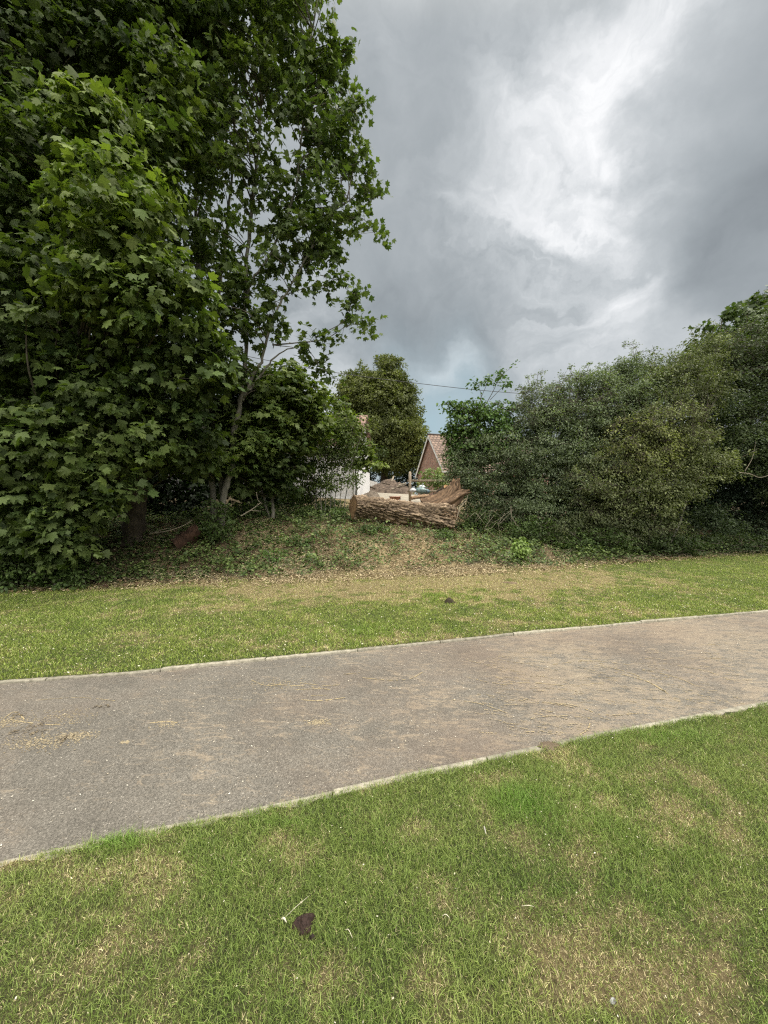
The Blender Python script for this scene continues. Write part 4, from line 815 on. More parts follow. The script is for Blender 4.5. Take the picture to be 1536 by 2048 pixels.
for pts, r0, r1 in (([(850, 1018, 11.45), (888, 1001, 11.5), (908, 978, 11.55), (912, 962, 11.55)], .29, .11), ([(860, 1024, 11.3), (900, 1005, 11.3), (922, 988, 11.35), (935, 984, 11.35)], .24, .06),
                    ([(880, 1030, 11.3), (905, 1020, 11.25), (915, 1028, 11.2), (908, 1040, 11.2)], .10, .03), ([(880, 1020, 11.7), (905, 1000, 11.8), (922, 974, 11.9)], .18, .06)):
    m_ = MB(); p = spline([P(*q) for q in pts], 10); n_ = len(p); na2 = 40
    T2_ = unit(np.gradient(p, axis=0)); S2 = unit(np.cross(T2_, np.array((.3, 1, .1)))); U2 = np.cross(S2, T2_)
    th2 = np.linspace(0, 2*np.pi, na2, endpoint=False)[None]; s2 = np.linspace(0, 1, n_)[:, None]
    R2 = (r0*(1-s2)+r1*s2)*(1+.55*(fbm(np.cos(th2)*2.5+0*s2, np.sin(th2)*2.5+0*s2, s2*4, seed=int(r0*1000), oct=5)-.5))*(1+.22*np.sin(4*th2+4*s2))
    V2 = p[:, None]+R2[..., None]*(np.cos(th2)[..., None]*S2[:, None]+np.sin(th2)[..., None]*U2[:, None])
    spike = (vnoise(np.arange(na2)*.45, np.zeros(na2), seed=int(r1*999))-.35)*.22; V2[-1] += T2_[-1]*spike[:, None]
    jj = np.arange(na2)[None]; kk = (jj+1) % na2; ii = np.arange(n_-1)[:, None]*na2; q3 = fbm(np.cos(th2)*9+0*s2, np.sin(th2)*9+0*s2, s2*7, seed=67, oct=3); q3 = np.clip(.2+2.2*(q3-.3), .2, 1.5)[..., None]*np.array((.95, .86, .76))
    m_.add(V2.reshape(-1, 3), np.stack((ii+jj, ii+kk, ii+na2+kk, ii+na2+jj), -1).reshape(-1, 4), q3.reshape(-1, 3))
    m_.add(np.concatenate((p[-1:], V2[-1])), np.stack((np.zeros(na2, int), 1+np.arange(na2), 1+(np.arange(na2)+1) % na2), -1), (.7, .6, .5))
    m_.build('broken_limb', MAT_SNAG, log, False, base)
m_ = MB()
for q in range(26):
    a = P(rng.uniform(885, 905), rng.uniform(1010, 1035), 11.1); b_ = a+np.array((rng.uniform(-.15, .35), rng.uniform(-.3, 0), rng.uniform(-.45, .1)))
    tube(m_, spline([a, (a+b_)/2+rng.normal(0, .06, 3), b_], 4), [.012]*2+[.006]*7, 4, (1.1, 1, .85), False)
m_.build('root', MAT_SNAG, log, False, base)

# smaller cut wood near it
def cut_log(name, label, a, b_, r, cat='log', bark=MAT_BARKD, endc=(1.4, 1.25, 1.0)):
    c = (a+b_)/2; e = thing(name, c, label, cat); m_ = MB(); rng = np.random.default_rng(int(abs(c[0])*1000) % 9999)
    p = spline([a, c+rng.normal(0, r*.15, 3), b_], 8); n_ = 20; t_ = unit(b_-a)
    an = np.arange(n_)*2*np.pi/n_; A = unit(np.cross(t_, (0, 0, 1.))); B = np.cross(A, t_)
    V = p[:, None]+(r*(1+.12*rng.normal(0, 1, (len(p), n_))))[..., None]*(np.cos(an)[None, :, None]*A+np.sin(an)[None, :, None]*B)
    i = np.arange(len(p)-1)[:, None]*n_; j = np.arange(n_)[None]; k = (j+1) % n_
    m_.add(V.reshape(-1, 3), np.stack((i+j, i+k, i+n_+k, i+n_+j), -1).reshape(-1, 4)); m_.build('bark', bark, e, False, c)
    for nm, q, ring in (('cut_end', p[0]-t_*.01, V[0]), ('cut_end', p[-1]+t_*.01, V[-1])):
        m2 = MB(); f = np.stack((np.zeros(n_, int), 1+np.arange(n_), 1+(np.arange(n_)+1) % n_), -1); m2.add(np.concatenate((q[None], ring)), f, endc); m2.build(nm, MAT_WOOD, e, False, c)
    return e
cut_log('cut_branch', 'short dark branch leaning behind the felled trunk with a pale sawn end', P(872, 992, 12.0), P(893, 975, 11.6), .10)
m_ = MB(); a, b_ = P(822, 996, 11.7), P(857, 992, 11.9)
cut_log('sawn_slab', 'pale weathered split timber lying just behind the felled trunk', a, b_, .055, 'timber', MAT_WOOD, (1.3, 1.25, 1.15))
cut_log('rotten_stump', 'rusty brown slab of rotten wood leaning in the shade between the trunks', P(352, 1092, 8.8), P(400, 1060, 9.05), .17, 'stump', rough_mat('rotten_wood', (.035, .02, .014), (.09, .048, .030), 10, .9, .6, use_attr=True), (.3, .2, .16))
MAT_STICK = rough_mat('bare_stick', (.20, .17, .125), (.40, .35, .27), 25, .85, .2)
def stick(label, pts, r, forks=(), name='fallen_branch', cat='branch'):
    p0 = P(*pts[0]); m_ = MB(); p = spline([P(*q) for q in pts], 6); tube(m_, p, np.linspace(r, r*.45, len(p)), 6)
    for f in forks: q = spline([P(*x) for x in f], 5); tube(m_, q, np.linspace(r*.6, r*.25, len(q)), 5)
    o = m_.build(name, MAT_STICK, None, True, p0); o.location = tuple(p0); tag(o, label, cat)
stick('bare grey branch lying on the bank top with a fork pointing right', [(482, 1032, 9.6), (505, 1018, 9.7), (522, 1005, 9.8)], .018, [[(500, 1021, 9.7), (515, 1022, 9.7), (522, 1022, 9.7)]])
stick('thin pale twig crossing upright in the shade above the bank', [(513, 985, 9.8), (516, 1000, 9.8), (524, 1008, 9.8)], .010)
stick('long bent stick resting against the rotten slab', [(300, 1067, 8.6), (335, 1062, 8.6), (365, 1052, 8.7), (385, 1040, 8.75)], .014, [[(310, 1064, 8.6), (335, 1057, 8.6), (350, 1056, 8.6)]])
stick('upright thin stick leaning beside the root end of the felled trunk', [(913, 1040, 11.0), (920, 1015, 11.05), (933, 1000, 11.1), (935, 990, 11.1)], .014)
stick('pale bent branch hanging out of the hedge above the dark hollow', [(1478, 945, 12.0), (1500, 948, 11.9), (1520, 955, 11.9), (1545, 948, 11.9)], .016, [[(1490, 942, 12.0), (1505, 915, 12.0), (1512, 880, 12.1)]])
stick('short pale stick on the ground below the hawthorn', [(1370, 1112, 10.9), (1385, 1115, 10.8), (1395, 1120, 10.7)], .014)
stick('curled dead stem beside the bright seedling bush', [(1002, 1112, 9.5), (1012, 1108, 9.6), (1020, 1118, 9.5), (1026, 1124, 9.4)], .012)
for i_, (u, v, l_, Y) in enumerate(((1000, 1040, 'looping bare bramble stem left of the willow foot', 10.9), (955, 1030, 'arching bare bramble stem just right of the felled trunk', 11.0), (1030, 1050, 'tangled bare bramble stem below the willow', 10.7), (985, 1060, 'low bare bramble stem trailing toward the cleared bank', 10.5))):
    rng = np.random.default_rng(500+i_); q = [(u+rng.normal(0, 14), v+rng.normal(0, 16), Y) for _ in range(6)]; stick(l_, q, .005, [[q[1], (u+20, v+22, Y), (u+30, v+10, Y)]], 'trailing_bramble', 'bramble')

# ------------------------------------------------------------------ small things on the lawn
def clod(label, u, v, w_, hgt, seed, col, cat='soil clod', name='soil_clod', z=0, asp=.8):
    p = G(u, v, z); rng = np.random.default_rng(seed); m_ = MB(); na, nb = 36, 14
    th = np.linspace(0, 2*np.pi, na, endpoint=False)[None]; ph = np.linspace(0, 1, nb)[:, None]
    r = w_/2*(1+1.3*(fbm(np.cos(th)*1.7+0*ph, np.sin(th)*1.7+0*ph, seed=seed, oct=3)-.5)+.25*(fbm(np.cos(th)*6*ph, np.sin(th)*6*ph, seed=seed+1, oct=2)-.5))*ph
    zz = hgt*(1-ph**2)*(.55+.9*fbm(r*np.cos(th)*90, r*np.sin(th)*90, seed=seed+2, oct=3))
    V = np.stack((r*np.cos(th), r*np.sin(th)*asp, zz-.004*(ph > .99)), -1); n_ = fbm(r*np.cos(th)*200, r*np.sin(th)*200, seed=seed+4, oct=2)
    i = np.arange(nb-1)[:, None]*na; j = np.arange(na)[None]; k = (j+1) % na
    m_.add(V.reshape(-1, 3)+np.array((0, 0, .006)), np.stack((i+j, i+na+j, i+na+k, i+k), -1).reshape(-1, 4), lerp(np.array(col)*.5, np.array(col)*1.8, n_).reshape(-1, 3))
    o = m_.build(name, rough_mat(name+'_stuff', (.6, .6, .6), (1.2, 1.2, 1.2), 160, .75, .8, use_attr=True, dist=.004), None, True); o.location = (p[0], p[1], z+float(height(p[0], p[1]))*(z == 0)); tag(o, label, cat)
clod('dark brown lump of droppings on the grass nearest the viewer', 606, 1850, .084, .030, 12, (.030, .017, .013), 'droppings', 'dried_droppings')
clod('tiny dark crumb beside the lump of droppings', 625, 1877, .022, .014, 2, (.030, .02, .015))
clod('dark clod of earth lying on the grass strip beyond the path', 898, 1207, .16, .07, 3, (.045, .035, .02), asp=.5)
clod('brown heap of loose earth spilling over the near path edging', 1098, 1495, .15, .010, 4, (.12, .09, .06), asp=.6)
clod('pale grey crumb of mortar on the dry grass near the bottom edge', 1226, 2005, .016, .009, 5, (.34, .34, .33), 'stone', 'stone_chip')
clod('scuffed patch of brown earth at the top of the sloping grass', 1020, 1166, .30, .02, 6, (.14, .10, .06), asp=.5)
def lawn_bit(name, label, cat, uvs, r, mat, z=.03, lift=.01):
    pts = np.array([G(u, v, z)+np.array((0, 0, lift*math.sin(math.pi*k/(len(uvs)-1)))) for k, (u, v) in enumerate(uvs)]); b0 = pts[0].copy(); m_ = MB()
    p = spline(pts, 5); tube(m_, p, r*np.sin(np.linspace(.35, 2.8, len(p))), 6); o = m_.build(name, mat, None, True, b0); o.location = tuple(b0); tag(o, label, cat)
MAT_PALE = rough_mat('bleached', (.46, .42, .31), (.68, .63, .50), 60, .8, .2)
MAT_GREYB = rough_mat('grey_twig', (.30, .28, .25), (.5, .48, .43), 80, .8, .2)
lawn_bit('bleached_twig', 'short curved bleached twig on the grass right of the droppings', 'twig', [(690, 1860), (697, 1865), (705, 1876)], .0012, MAT_PALE)
lawn_bit('grass_straw', 'long dry yellow straw lying left of the droppings', 'straw', [(568, 1837), (590, 1820), (606, 1806), (619, 1791)], .0009, MAT_PALE)
lawn_bit('clover_head', 'cream clover head at the foot of the long straw', 'flower head', [(562, 1838), (568, 1842), (573, 1845)], .0038, MAT_PALE)
lawn_bit('feather', 'small grey feather standing in the grass below the lush tuft', 'feather', [(968, 1652), (969, 1660), (972, 1668)], .0032, MAT_GREYB, .03, .01)
lawn_bit('bleached_twig', 'bleached stalk on the near grass midway to the right', 'twig', [(884, 1832), (892, 1834), (900, 1837)], .0014, MAT_PALE)
lawn_bit('bleached_twig', 'pale stalk lying on the thin grass toward the bottom right', 'twig', [(1043, 1812), (1056, 1816), (1068, 1813)], .0012, MAT_PALE)
lawn_bit('litter_scrap', 'white scrap of litter on the bank foot under the sycamore boughs', 'litter', [(275, 1155), (279, 1157), (284, 1156)], .022, rough_mat('paper', (.7, .7, .7), (.85, .85, .84), 5, .7, .1), .02, 0)
lawn_bit('litter_scrap', 'pale curled peeling lying in the grass by the bottom left bramble', 'litter', [(105, 1171), (112, 1170), (121, 1172)], .022, MAT_GREYB, .03, .02)

# ------------------------------------------------------------------ things beyond the bank
MAT_RENDER = rough_mat('white_render', (.74, .74, .76), (.84, .84, .85), 3, .8, .05)
MAT_WHITE = rough_mat('white_paint', (.76, .76, .74), (.84, .84, .82), 6, .5, .02)
MAT_DARK = rough_mat('dark_glass', (.012, .014, .018), (.03, .034, .04), 3, .12, 0, spec=.8)
def tile_mat(name, c1, c2, c3, wave=(28., 9.)):
    m, nt = mat_new(name); n, l = nodes(nt); tcn = n('ShaderNodeTexCoord')
    br = n('ShaderNodeTexBrick'); l(tcn.outputs['UV'] if False else tcn.outputs['Object'], br.inputs['Vector']); br.inputs['Scale'].default_value = 1
    return m, nt, n, l, br, tcn
def brick_like(name, c1, c2, cm, bw, bh, mort, mapping_rot, bump=.4, offset=.5):
    m, nt = mat_new(name); n, l = nodes(nt); tcn = n('ShaderNodeTexCoord')
    at = n('ShaderNodeAttribute', attribute_name='Col')   # the surface's own running coordinates, metres
    br = n('ShaderNodeTexBrick'); l(at.outputs['Vector'], br.inputs['Vector'])
    br.inputs['Color1'].default_value = (*c1, 1); br.inputs['Color2'].default_value = (*c2, 1); br.inputs['Mortar'].default_value = (*cm, 1)
    br.inputs['Scale'].default_value = 1; br.inputs['Mortar Size'].default_value = mort; br.inputs['Brick Width'].default_value = bw; br.inputs['Row Height'].default_value = bh; br.offset = offset
    nz = n('ShaderNodeTexNoise', Scale=2.5, Detail=6, Roughness=.65); l(tcn.outputs['Object'], nz.inputs['Vector'])
    r = n('ShaderNodeMapRange'); l(nz.outputs['Fac'], r.inputs[0]); r.inputs[1].default_value = .3; r.inputs[2].default_value = .7; r.inputs[3].default_value = .7; r.inputs[4].default_value = 1.3
    mu = n('ShaderNodeVectorMath', operation='SCALE'); l(br.outputs['Color'], mu.inputs[0]); l(r.outputs[0], mu.inputs['Scale'])
    p = n('ShaderNodeBsdfPrincipled', Roughness=.85); l(mu.outputs[0], p.inputs['Base Color'])
    bp = n('ShaderNodeBump', Strength=bump, Distance=.01); l(br.outputs['Fac'], bp.inputs['Height']); bp.invert = True; l(bp.outputs[0], p.inputs['Normal'])
    o = n('ShaderNodeOutputMaterial'); l(p.outputs[0], o.inputs[0]); return m
MAT_BRICK = brick_like('red_brick', (.36, .17, .12), (.25, .115, .085), (.42, .37, .31), .225, .075, .012, 0)
MAT_TILE = brick_like('brown_roof_tiles', (.27, .19, .145), (.17, .115, .09), (.07, .05, .04), .30, .28, .03, 0, .8)
MAT_TILE2 = brick_like('red_roof_tiles', (.30, .19, .15), (.21, .13, .10), (.10, .06, .05), .30, .28, .03, 0, .8)
def panel(mb, o0, ux, uy, poly, thick, nrm):
    """flat slab: poly in (a, b) metres along ux, uy; running coordinates kept in Col"""
    poly = np.array(poly, float); a = o0+poly[:, :1]*ux+poly[:, 1:]*uy; n_ = len(poly)
    V = np.concatenate((a, a-nrm*thick)); C = np.concatenate((poly, poly)); C = np.concatenate((C, np.zeros((2*n_, 1))), 1)
    for k in range(1, n_-1): mb.add(V[[0, k, k+1]], [(0, 1, 2)], C[[0, k, k+1]]); mb.add(V[[n_, n_+k+1, n_+k]], [(0, 1, 2)], C[[n_, n_+k+1, n_+k]])
    for k in range(n_):
        k2 = (k+1) % n_; mb.add(V[[k, n_+k, n_+k2, k2]], [(0, 1, 2, 3)], C[[k, n_+k, n_+k2, k2]])
def gable_house(name, label, org, ang, L_, hw, ze, za, zg, wall_m, roof_m, over=.25, verge=.18):
    """org = point under the apex of the visible gable; ridge runs along r"""
    r = np.array((math.cos(ang), math.sin(ang), 0)); g = np.array((math.sin(ang), -math.cos(ang), 0)); z = np.array((0, 0, 1.))
    base = np.array((*org[:2], zg)); e = thing(name, base, label, 'house')
    ap = base+z*(za-zg)
    m_ = MB(); H = ze-zg
    panel(m_, base, g, z, [(-hw, 0), (hw, 0), (hw, H), (0, za-zg-.05), (-hw, H)], .25, -r)
    panel(m_, base+r*L_, g, z, [(-hw, 0), (hw, 0), (hw, H), (0, za-zg-.05), (-hw, H)], .25, r)
    panel(m_, base+g*(hw+.003)+r*.25, r, z, [(0, 0), (L_-.5, 0), (L_-.5, H-.05), (0, H-.05)], .25, g)
    panel(m_, base-g*(hw+.003)+r*.25, r, z, [(0, 0), (L_-.5, 0), (L_-.5, H-.05), (0, H-.05)], .25, -g)
    m_.build('wall', wall_m, e, False, base)
    sl = np.array((hw, za-ze)); sll = np.hypot(*sl); rf = None
    m_ = MB()
    for sg in (1, -1):
        dn = (g*sg*hw-z*(za-ze))/sll; nm = (g*sg*(za-ze)+z*hw)/sll
        panel(m_, ap-r*verge+nm*.06, r, dn, [(0, 0), (L_+2*verge, 0), (L_+2*verge, sll+over), (0, sll+over)], .06, nm)
    rf = m_.build('roof', roof_m, e, False, base)
    m_ = MB(); tube(m_, [ap-r*verge+z*.07, ap+r*(L_+verge)+z*.07], .09, 10, (0, 0, 0)); m_.build('ridge_tiles', roof_m, rf, False, base)
    for sg in (1, -1):
        m_ = MB(); dn = (g*sg*hw-z*(za-ze))/sll; nm = (g*sg*(za-ze)+z*hw)/sll
        panel(m_, ap-r*(verge+.003)+nm*.0, dn, nm, [(0, -.13), (sll+over, -.13), (sll+over, .045), (0, .045)], .04, -r); m_.build('bargeboard', MAT_WHITE, e, False, base)
        m_ = MB(); q = ap+dn*(sll+over)+nm*(-.02); tube(m_, [q-r*verge, q+r*(L_+verge)], .06, 8); m_.build('gutter', MAT_WHITE, e, True, base)
        m_ = MB(); q2 = base+g*sg*(hw+.08)+r*.12; tube(m_, [q2+z*.1, q2+z*(H-.1), q+r*.3], .04, 8); m_.build('downpipe', MAT_WHITE, e, True, base)
    return e, base, r, g, z
ap = P(860, 871, 30.)
zgh = float(height(ap[0], 30.)); e, hb, hr, hg, hz_ = gable_house('brick_house', 'red brick house with white bargeboards and brown tiled roof above the hedge', ap, math.radians(14), 9.0, 2.9, 3.75, float(ap[2]), zgh, MAT_BRICK, MAT_TILE)
def window(e, base, o0, ux, uz, nrm, w_, h_, bars=1):
    f = MB(); c = (w_/2, h_/2)
    for (x0, y0, x1, y1) in [(0, 0, .07, h_), (w_-.07, 0, w_, h_), (.07, 0, w_-.07, .07), (.07, h_-.07, w_-.07, h_)]+[(w_*(k+1)/(bars+1)-.025, .07, w_*(k+1)/(bars+1)+.025, h_-.07) for k in range(bars)]:
        panel(f, o0+nrm*.03, ux, uz, [(x0, y0), (x1, y0), (x1, y1), (x0, y1)], .06, nrm)
    fo = f.build('window', MAT_WHITE, e, False, base)
    g_ = MB(); panel(g_, o0+nrm*.01, ux, uz, [(.06, .06), (w_-.06, .06), (w_-.06, h_-.06), (.06, h_-.06)], .02, nrm); g_.build('pane', MAT_DARK, fo, False, base)
window(e, hb, hb+hg*2.9+hr*1.0+hz_*.3, hr, hz_, hg, 1.6, 1.0, 2)
# long white bungalow behind the left trees
Yb = 17.0; xr = (712-768)*Yb/F; zb_ = float(height(xr, Yb))-.05
r = np.array((-1., .06, 0)); r /= np.linalg.norm(r); g = np.array((r[1], -r[0], 0))*1.0
if g[1] > 0: g = -g
z = np.array((0, 0, 1.)); base = np.array((xr, Yb, zb_)); e = thing('white_bungalow', base, 'low white rendered bungalow glimpsed through the shrubs left of the yard', 'house')
HB = EYE+(HZ-892)*Yb/F-zb_; LB = 12.; DB = 6.
m_ = MB(); panel(m_, base, r, z, [(0, 0), (LB, 0), (LB, HB), (0, HB)], .25, g); panel(m_, base-g*.25, -g, z, [(0, 0), (DB, 0), (DB, HB), (DB/2, HB+1.9), (0, HB)], .25, -r); panel(m_, base-g*.25+r*LB, -g, z, [(0, 0), (DB, 0), (DB, HB), (DB/2, HB+1.9), (0, HB)], .25, r)
m_.build('wall', MAT_RENDER, e, False, base)
m_ = MB(); t0 = base-g*(DB/2+.12)+z*(HB+2.05)
for sg in (1, -1):
    dn = (g*sg*3.4-z*2.15); ll = np.linalg.norm(dn); dn /= ll; nm = unit(np.cross(r, dn)); nm = nm if nm[2] > 0 else -nm
    panel(m_, t0-r*.2, r, dn, [(0, 0), (LB+.4, 0), (LB+.4, ll), (0, ll)], .07, nm)
m_.build('roof', MAT_TILE2, e, False, base)
m_ = MB(); tube(m_, [base+g*.35+z*(HB-.12)-r*.2, base+g*.35+z*(HB-.12)+r*(LB+.2)], .06, 8); m_.build('gutter', MAT_WHITE, e, True, base)
m_ = MB(); tube(m_, [base+g*.06+z*.05+r*.08, base+g*.06+z*(HB-.3)+r*.08, base+g*.33+z*(HB-.16)+r*.08], .045, 8); m_.build('downpipe', rough_mat('grey_pipe', (.45, .45, .46), (.6, .6, .6), 3, .5, 0), e, True, base)
m_ = MB(); panel(m_, base+g*.06, r, z, [(0.0, -.06), (LB, -.06), (LB, .10), (0.0, .10)], .057, g); m_.build('plinth', MAT_WHITE, e, False, base)
window(e, base, base+g*.01+r*5.6+z*.95, r, z, g, 1.5, 1.1, 1)

# concrete slab of the yard
mb = MB(); xs_ = np.linspace(-1.0, 2.3, 30); ys_ = np.linspace(15.8, 24.5, 40)
grid(mb, xs_, ys_, lambda X, Y: height(X, Y)+.03, lambda X, Y: np.ones(X.shape+(3,)))
tag(mb.build('concrete_yard', rough_mat('pale_concrete', (.24, .215, .17), (.40, .36, .29), 2.5, .9, .2), smooth=True), kind='structure')
# heap of soil and broken timber
def heap(name, label, cat, u, Y, w_, d_, h_, seed, mat, col):
    X0, _, z0 = onbank(u, Y); m_ = MB(); n1, n2 = 70, 50
    xa = np.linspace(-1, 1, n1); ya = np.linspace(-1, 1, n2); Xg, Yg = np.meshgrid(xa, ya); rr = np.sqrt(Xg**2+Yg**2)
    hh = h_*np.clip(1-rr**1.7, 0, 1)*(.5+fbm(Xg*3+seed, Yg*3, seed=seed, oct=4))+(fbm(Xg*14, Yg*14, seed=seed+1, oct=3)-.5)*.30*h_*np.clip(1.1-rr, 0, 1)
    Xw = X0+Xg*w_/2; Yw = Y+Yg*d_/2; V = np.stack((Xw, Yw, height(Xw, Yw)+hh-.03), -1)
    i = np.arange(n2-1)[:, None]*n1+np.arange(n1-1)[None]; n_ = fbm(Xg*20, Yg*20, seed=seed+3, oct=3)
    m_.add(V.reshape(-1, 3)-np.array((X0, Y, z0)), np.stack((i, i+1, i+n1+1, i+n1), -1).reshape(-1, 4), lerp(np.array(col)*.5, np.array(col)*1.7, n_).reshape(-1, 3))
    o = m_.build(name, mat, None); o.location = (X0, Y, z0); tag(o, label, cat); return o
MAT_SOIL = rough_mat('heaped_soil', (.5, .48, .46), (1.5, 1.42, 1.3), 6, .95, .8, use_attr=True, dist=.05)
heap('soil_heap', 'wide brown heap of soil and rubble at the back of the yard', 'soil heap', 782, 27, 3.6, 3.0, .85, 3, MAT_SOIL, (.105, .083, .068))
heap('rubble_heap', 'low pale heap of rubble at the left side of the yard', 'rubble heap', 742, 19, 1.1, 1.2, .42, 8, MAT_SOIL, (.15, .13, .11))
rng = np.random.default_rng(77)
TLB = ['longest pale broken board across the soil heap', 'grey splintered board low on the right of the soil heap', 'dark broken pole sticking up from the soil heap', 'short brown board on the crest of the soil heap', 'pale plank propped at the right end of the soil heap', 'thin pole lying flat at the left of the soil heap']
for i_, (u, v, du, dv) in enumerate(((782, 978, 30, -9), (790, 976, 22, -3), (783, 962, 5, -9), (765, 966, 14, 3), (796, 970, 16, -4), (738, 972, 12, 6))):
    a = P(u, v, 25.3); b_ = P(u+du, v+dv, 25.8); m_ = MB(); t_ = unit(b_-a); s1 = unit(np.cross(t_, (0, 0, 1.))); s2 = np.cross(s1, t_); c = (a+b_)/2; Lh = np.linalg.norm(b_-a)/2; pts = []
    for q in np.linspace(-1, 1, 7):
        jit = rng.normal(0, .012, 2); pts.append([c+t_*Lh*q+s1*(x_*.05+jit[0])+s2*(y_*.028+jit[1]) for x_, y_ in ((-1, -1), (1, -1), (1, 1), (-1, 1))])
    V = np.array(pts); ii = np.arange(6)[:, None]*4; jj = np.arange(4)[None]; kk = (jj+1) % 4
    m_.add(V.reshape(-1, 3)-a, np.stack((ii+jj, ii+kk, ii+4+kk, ii+4+jj), -1).reshape(-1, 4)); m_.add(V[0]-a+0-t_*0, [(3, 2, 1, 0)]); m_.add(V[-1]-a+rng.normal(0, .02, (4, 3)), [(0, 1, 2, 3)])
    o = m_.build('broken_board', MAT_STICK if i_ % 2 == 0 else MAT_BARKD, None); o.location = tuple(a); tag(o, TLB[i_], 'timber', 'broken timber on the soil heap')
# white van behind the heap
vx, vy = float(P(757, 960, 33)[0]), 33.0; vz = float(height(vx, vy)); base = np.array((vx, vy, vz)); e = thing('parked_van', base, 'white van parked beyond the soil heap with a dark side window', 'van')
prof = [(0, .35), (-.05, .75), (-.1, .95), (-.75, 1.10), (-1.25, 1.72), (-1.6, 1.86), (-4.2, 1.90), (-4.45, 1.8), (-4.5, .35)]
m_ = MB(); n_ = len(prof); A = np.array([(x, -.85, z_) for x, z_ in prof]); B = np.array([(x, .85, z_) for x, z_ in prof])
tum = np.array([[0, .10 if z_ > 1.3 else 0, 0] for x, z_ in prof]); A = A+tum; B = B-tum
m_.add(np.concatenate((A, B))+base, [(k, (k+1) % n_, n_+(k+1) % n_, n_+k) for k in range(n_)])
m_.add(A+base, [tuple(range(n_))[::-1]]); m_.add(B+base, [tuple(range(n_))]); m_.build('body', rough_mat('van_paint', (.72, .72, .72), (.8, .8, .8), 2, .35, 0), e, False, base)
for nm, q in (('window', [(-.85, 1.13), (-1.30, 1.66), (-1.75, 1.70), (-1.75, 1.13)]),):
    for s_ in (-1, 1):
        m_ = MB(); V = np.array([(x, s_*(.857-(.10 if z_ > 1.3 else .02)), z_) for x, z_ in q])+base; m_.add(V, [(0, 1, 2, 3)]); m_.add(V+np.array((0, -s_*.03, 0)), [(3, 2, 1, 0)]); m_.build(nm, MAT_DARK, e, False, base)
m_ = MB(); m_.add(np.array([(-.77, -.72, 1.13), (-.77, .72, 1.13), (-1.22, .66, 1.70), (-1.22, -.66, 1.70)])+np.array((.02, 0, .012))+base, [(0, 1, 2, 3)]); m_.build('windscreen', MAT_DARK, e, False, base)
for x in (-.8, -3.6):
    for s_ in (-1, 1):
        m_ = MB(); tube(m_, [base+np.array((x, s_*.70, .32)), base+np.array((x, s_*.88, .32))], .32, 20); wh = m_.build('wheel', rough_mat('tyre', (.02, .02, .02), (.035, .035, .035), 9, .8, 0), e, True, base)
        m_ = MB(); tube(m_, [base+np.array((x, s_*.86, .32)), base+np.array((x, s_*.895, .32))], .17, 14); m_.build('rim', rough_mat('rim_metal', (.35, .35, .36), (.5, .5, .5), 5, .4, 0), wh, True, base)
for s_ in (-1, 1):
    m_ = MB(); box(m_, base+np.array((-.05, s_*.6, .72)), (.12, .3, .16)); m_.build('headlight', rough_mat('lamp_lens', (.6, .6, .62), (.75, .75, .75), 3, .2, 0), e, False, base)
# bungalow fence post and rails by the bright bush
MAT_POST = rough_mat('weathered_post', (.22, .17, .12), (.40, .33, .25), 14, .85, .4, stretch=(1, 1, .2))
X0, _, z0 = onbank(820, 16.5); base = np.array((X0, 16.5, z0)); e = thing('fence_panel', base, 'weathered post and rail fence end beside the bright green bush', 'fence')
for (x, h_, w_) in ((0, EYE+(HZ-945)*16.5/F-z0, .11), (1.9, 1.05, .10)):
    m_ = MB(); box(m_, base+np.array((x, 0, h_/2-.05)), (w_, w_, h_+.1)); m_.add(np.array([(x-w_/2, -w_/2, h_), (x+w_/2, -w_/2, h_), (x+w_/2, w_/2, h_), (x-w_/2, w_/2, h_), (x, 0, h_+.06)])+base, [(0, 1, 4), (1, 2, 4), (2, 3, 4), (3, 0, 4)]); m_.build('post', MAT_POST, e, False, base)
for h_ in (.95, .5):
    m_ = MB(); box(m_, base+np.array((.95, .075, h_)), (2.1, .035, .09)); m_.build('rail', MAT_POST, e, False, base)
plant('garden_bush', 'bright green leafy bush growing in front of the brick house', 'bush', onbank(855, 17.2), 81, [(858, 956, 17.2, 28, 24, .6, 1.3), (880, 968, 17.0, 22, 22, .5, 1.2), (842, 975, 16.9, 16, 14, .3, 1.0)], 26, 22, .22, .10, OVAL, ((.11, .17, .05), (.24, .31, .11)),
      [([(856+k*8, vb(856, 17.2)+2, 17.2), (856+k*14, 965, 17.2)], .02, .008) for k in (-1, 0, 1)], mat=MAT_SMALL, stem_name='stem', share=.4, maxlen=1, lr=.01, rnd=.6)
# rubbish bags
def bag(label, u, v, Y, s_, mat, seed, name='rubbish_bag'):
    c = P(u, v, Y); m_ = MB(); na, nb = 28, 16; th = np.linspace(0, 2*np.pi, na, endpoint=False)[None]; ph = np.linspace(.02, np.pi-.02, nb)[:, None]
    x, y, z_ = np.sin(ph)*np.cos(th), np.sin(ph)*np.sin(th), np.cos(ph)+0*th; rr = 1+.75*(fbm(x*1.6+seed, y*1.6, z_*1.6, seed=seed, oct=4)-.5)+.30*np.abs(fbm(x*5, y*5, z_*5, seed=seed+2, oct=2)-.5)
    V = np.stack((x*rr*s_, y*rr*s_*.8, z_*rr*s_*.62), -1); i = np.arange(nb-1)[:, None]*na; j = np.arange(na)[None]; k = (j+1) % na
    m_.add(V.reshape(-1, 3), np.stack((i+j, i+na+j, i+na+k, i+k), -1).reshape(-1, 4)); kn = V[0].mean(0); e = thing(name, c, label, 'bag'); m_.build('sack', mat, e, True)
    m_ = MB(); tube(m_, [kn, kn+np.array((.02, 0, s_*.25)), kn+np.array((.05, .02, s_*.45))], [s_*.12, s_*.05, s_*.16], 8); m_.build('tied_neck', mat, e, True)
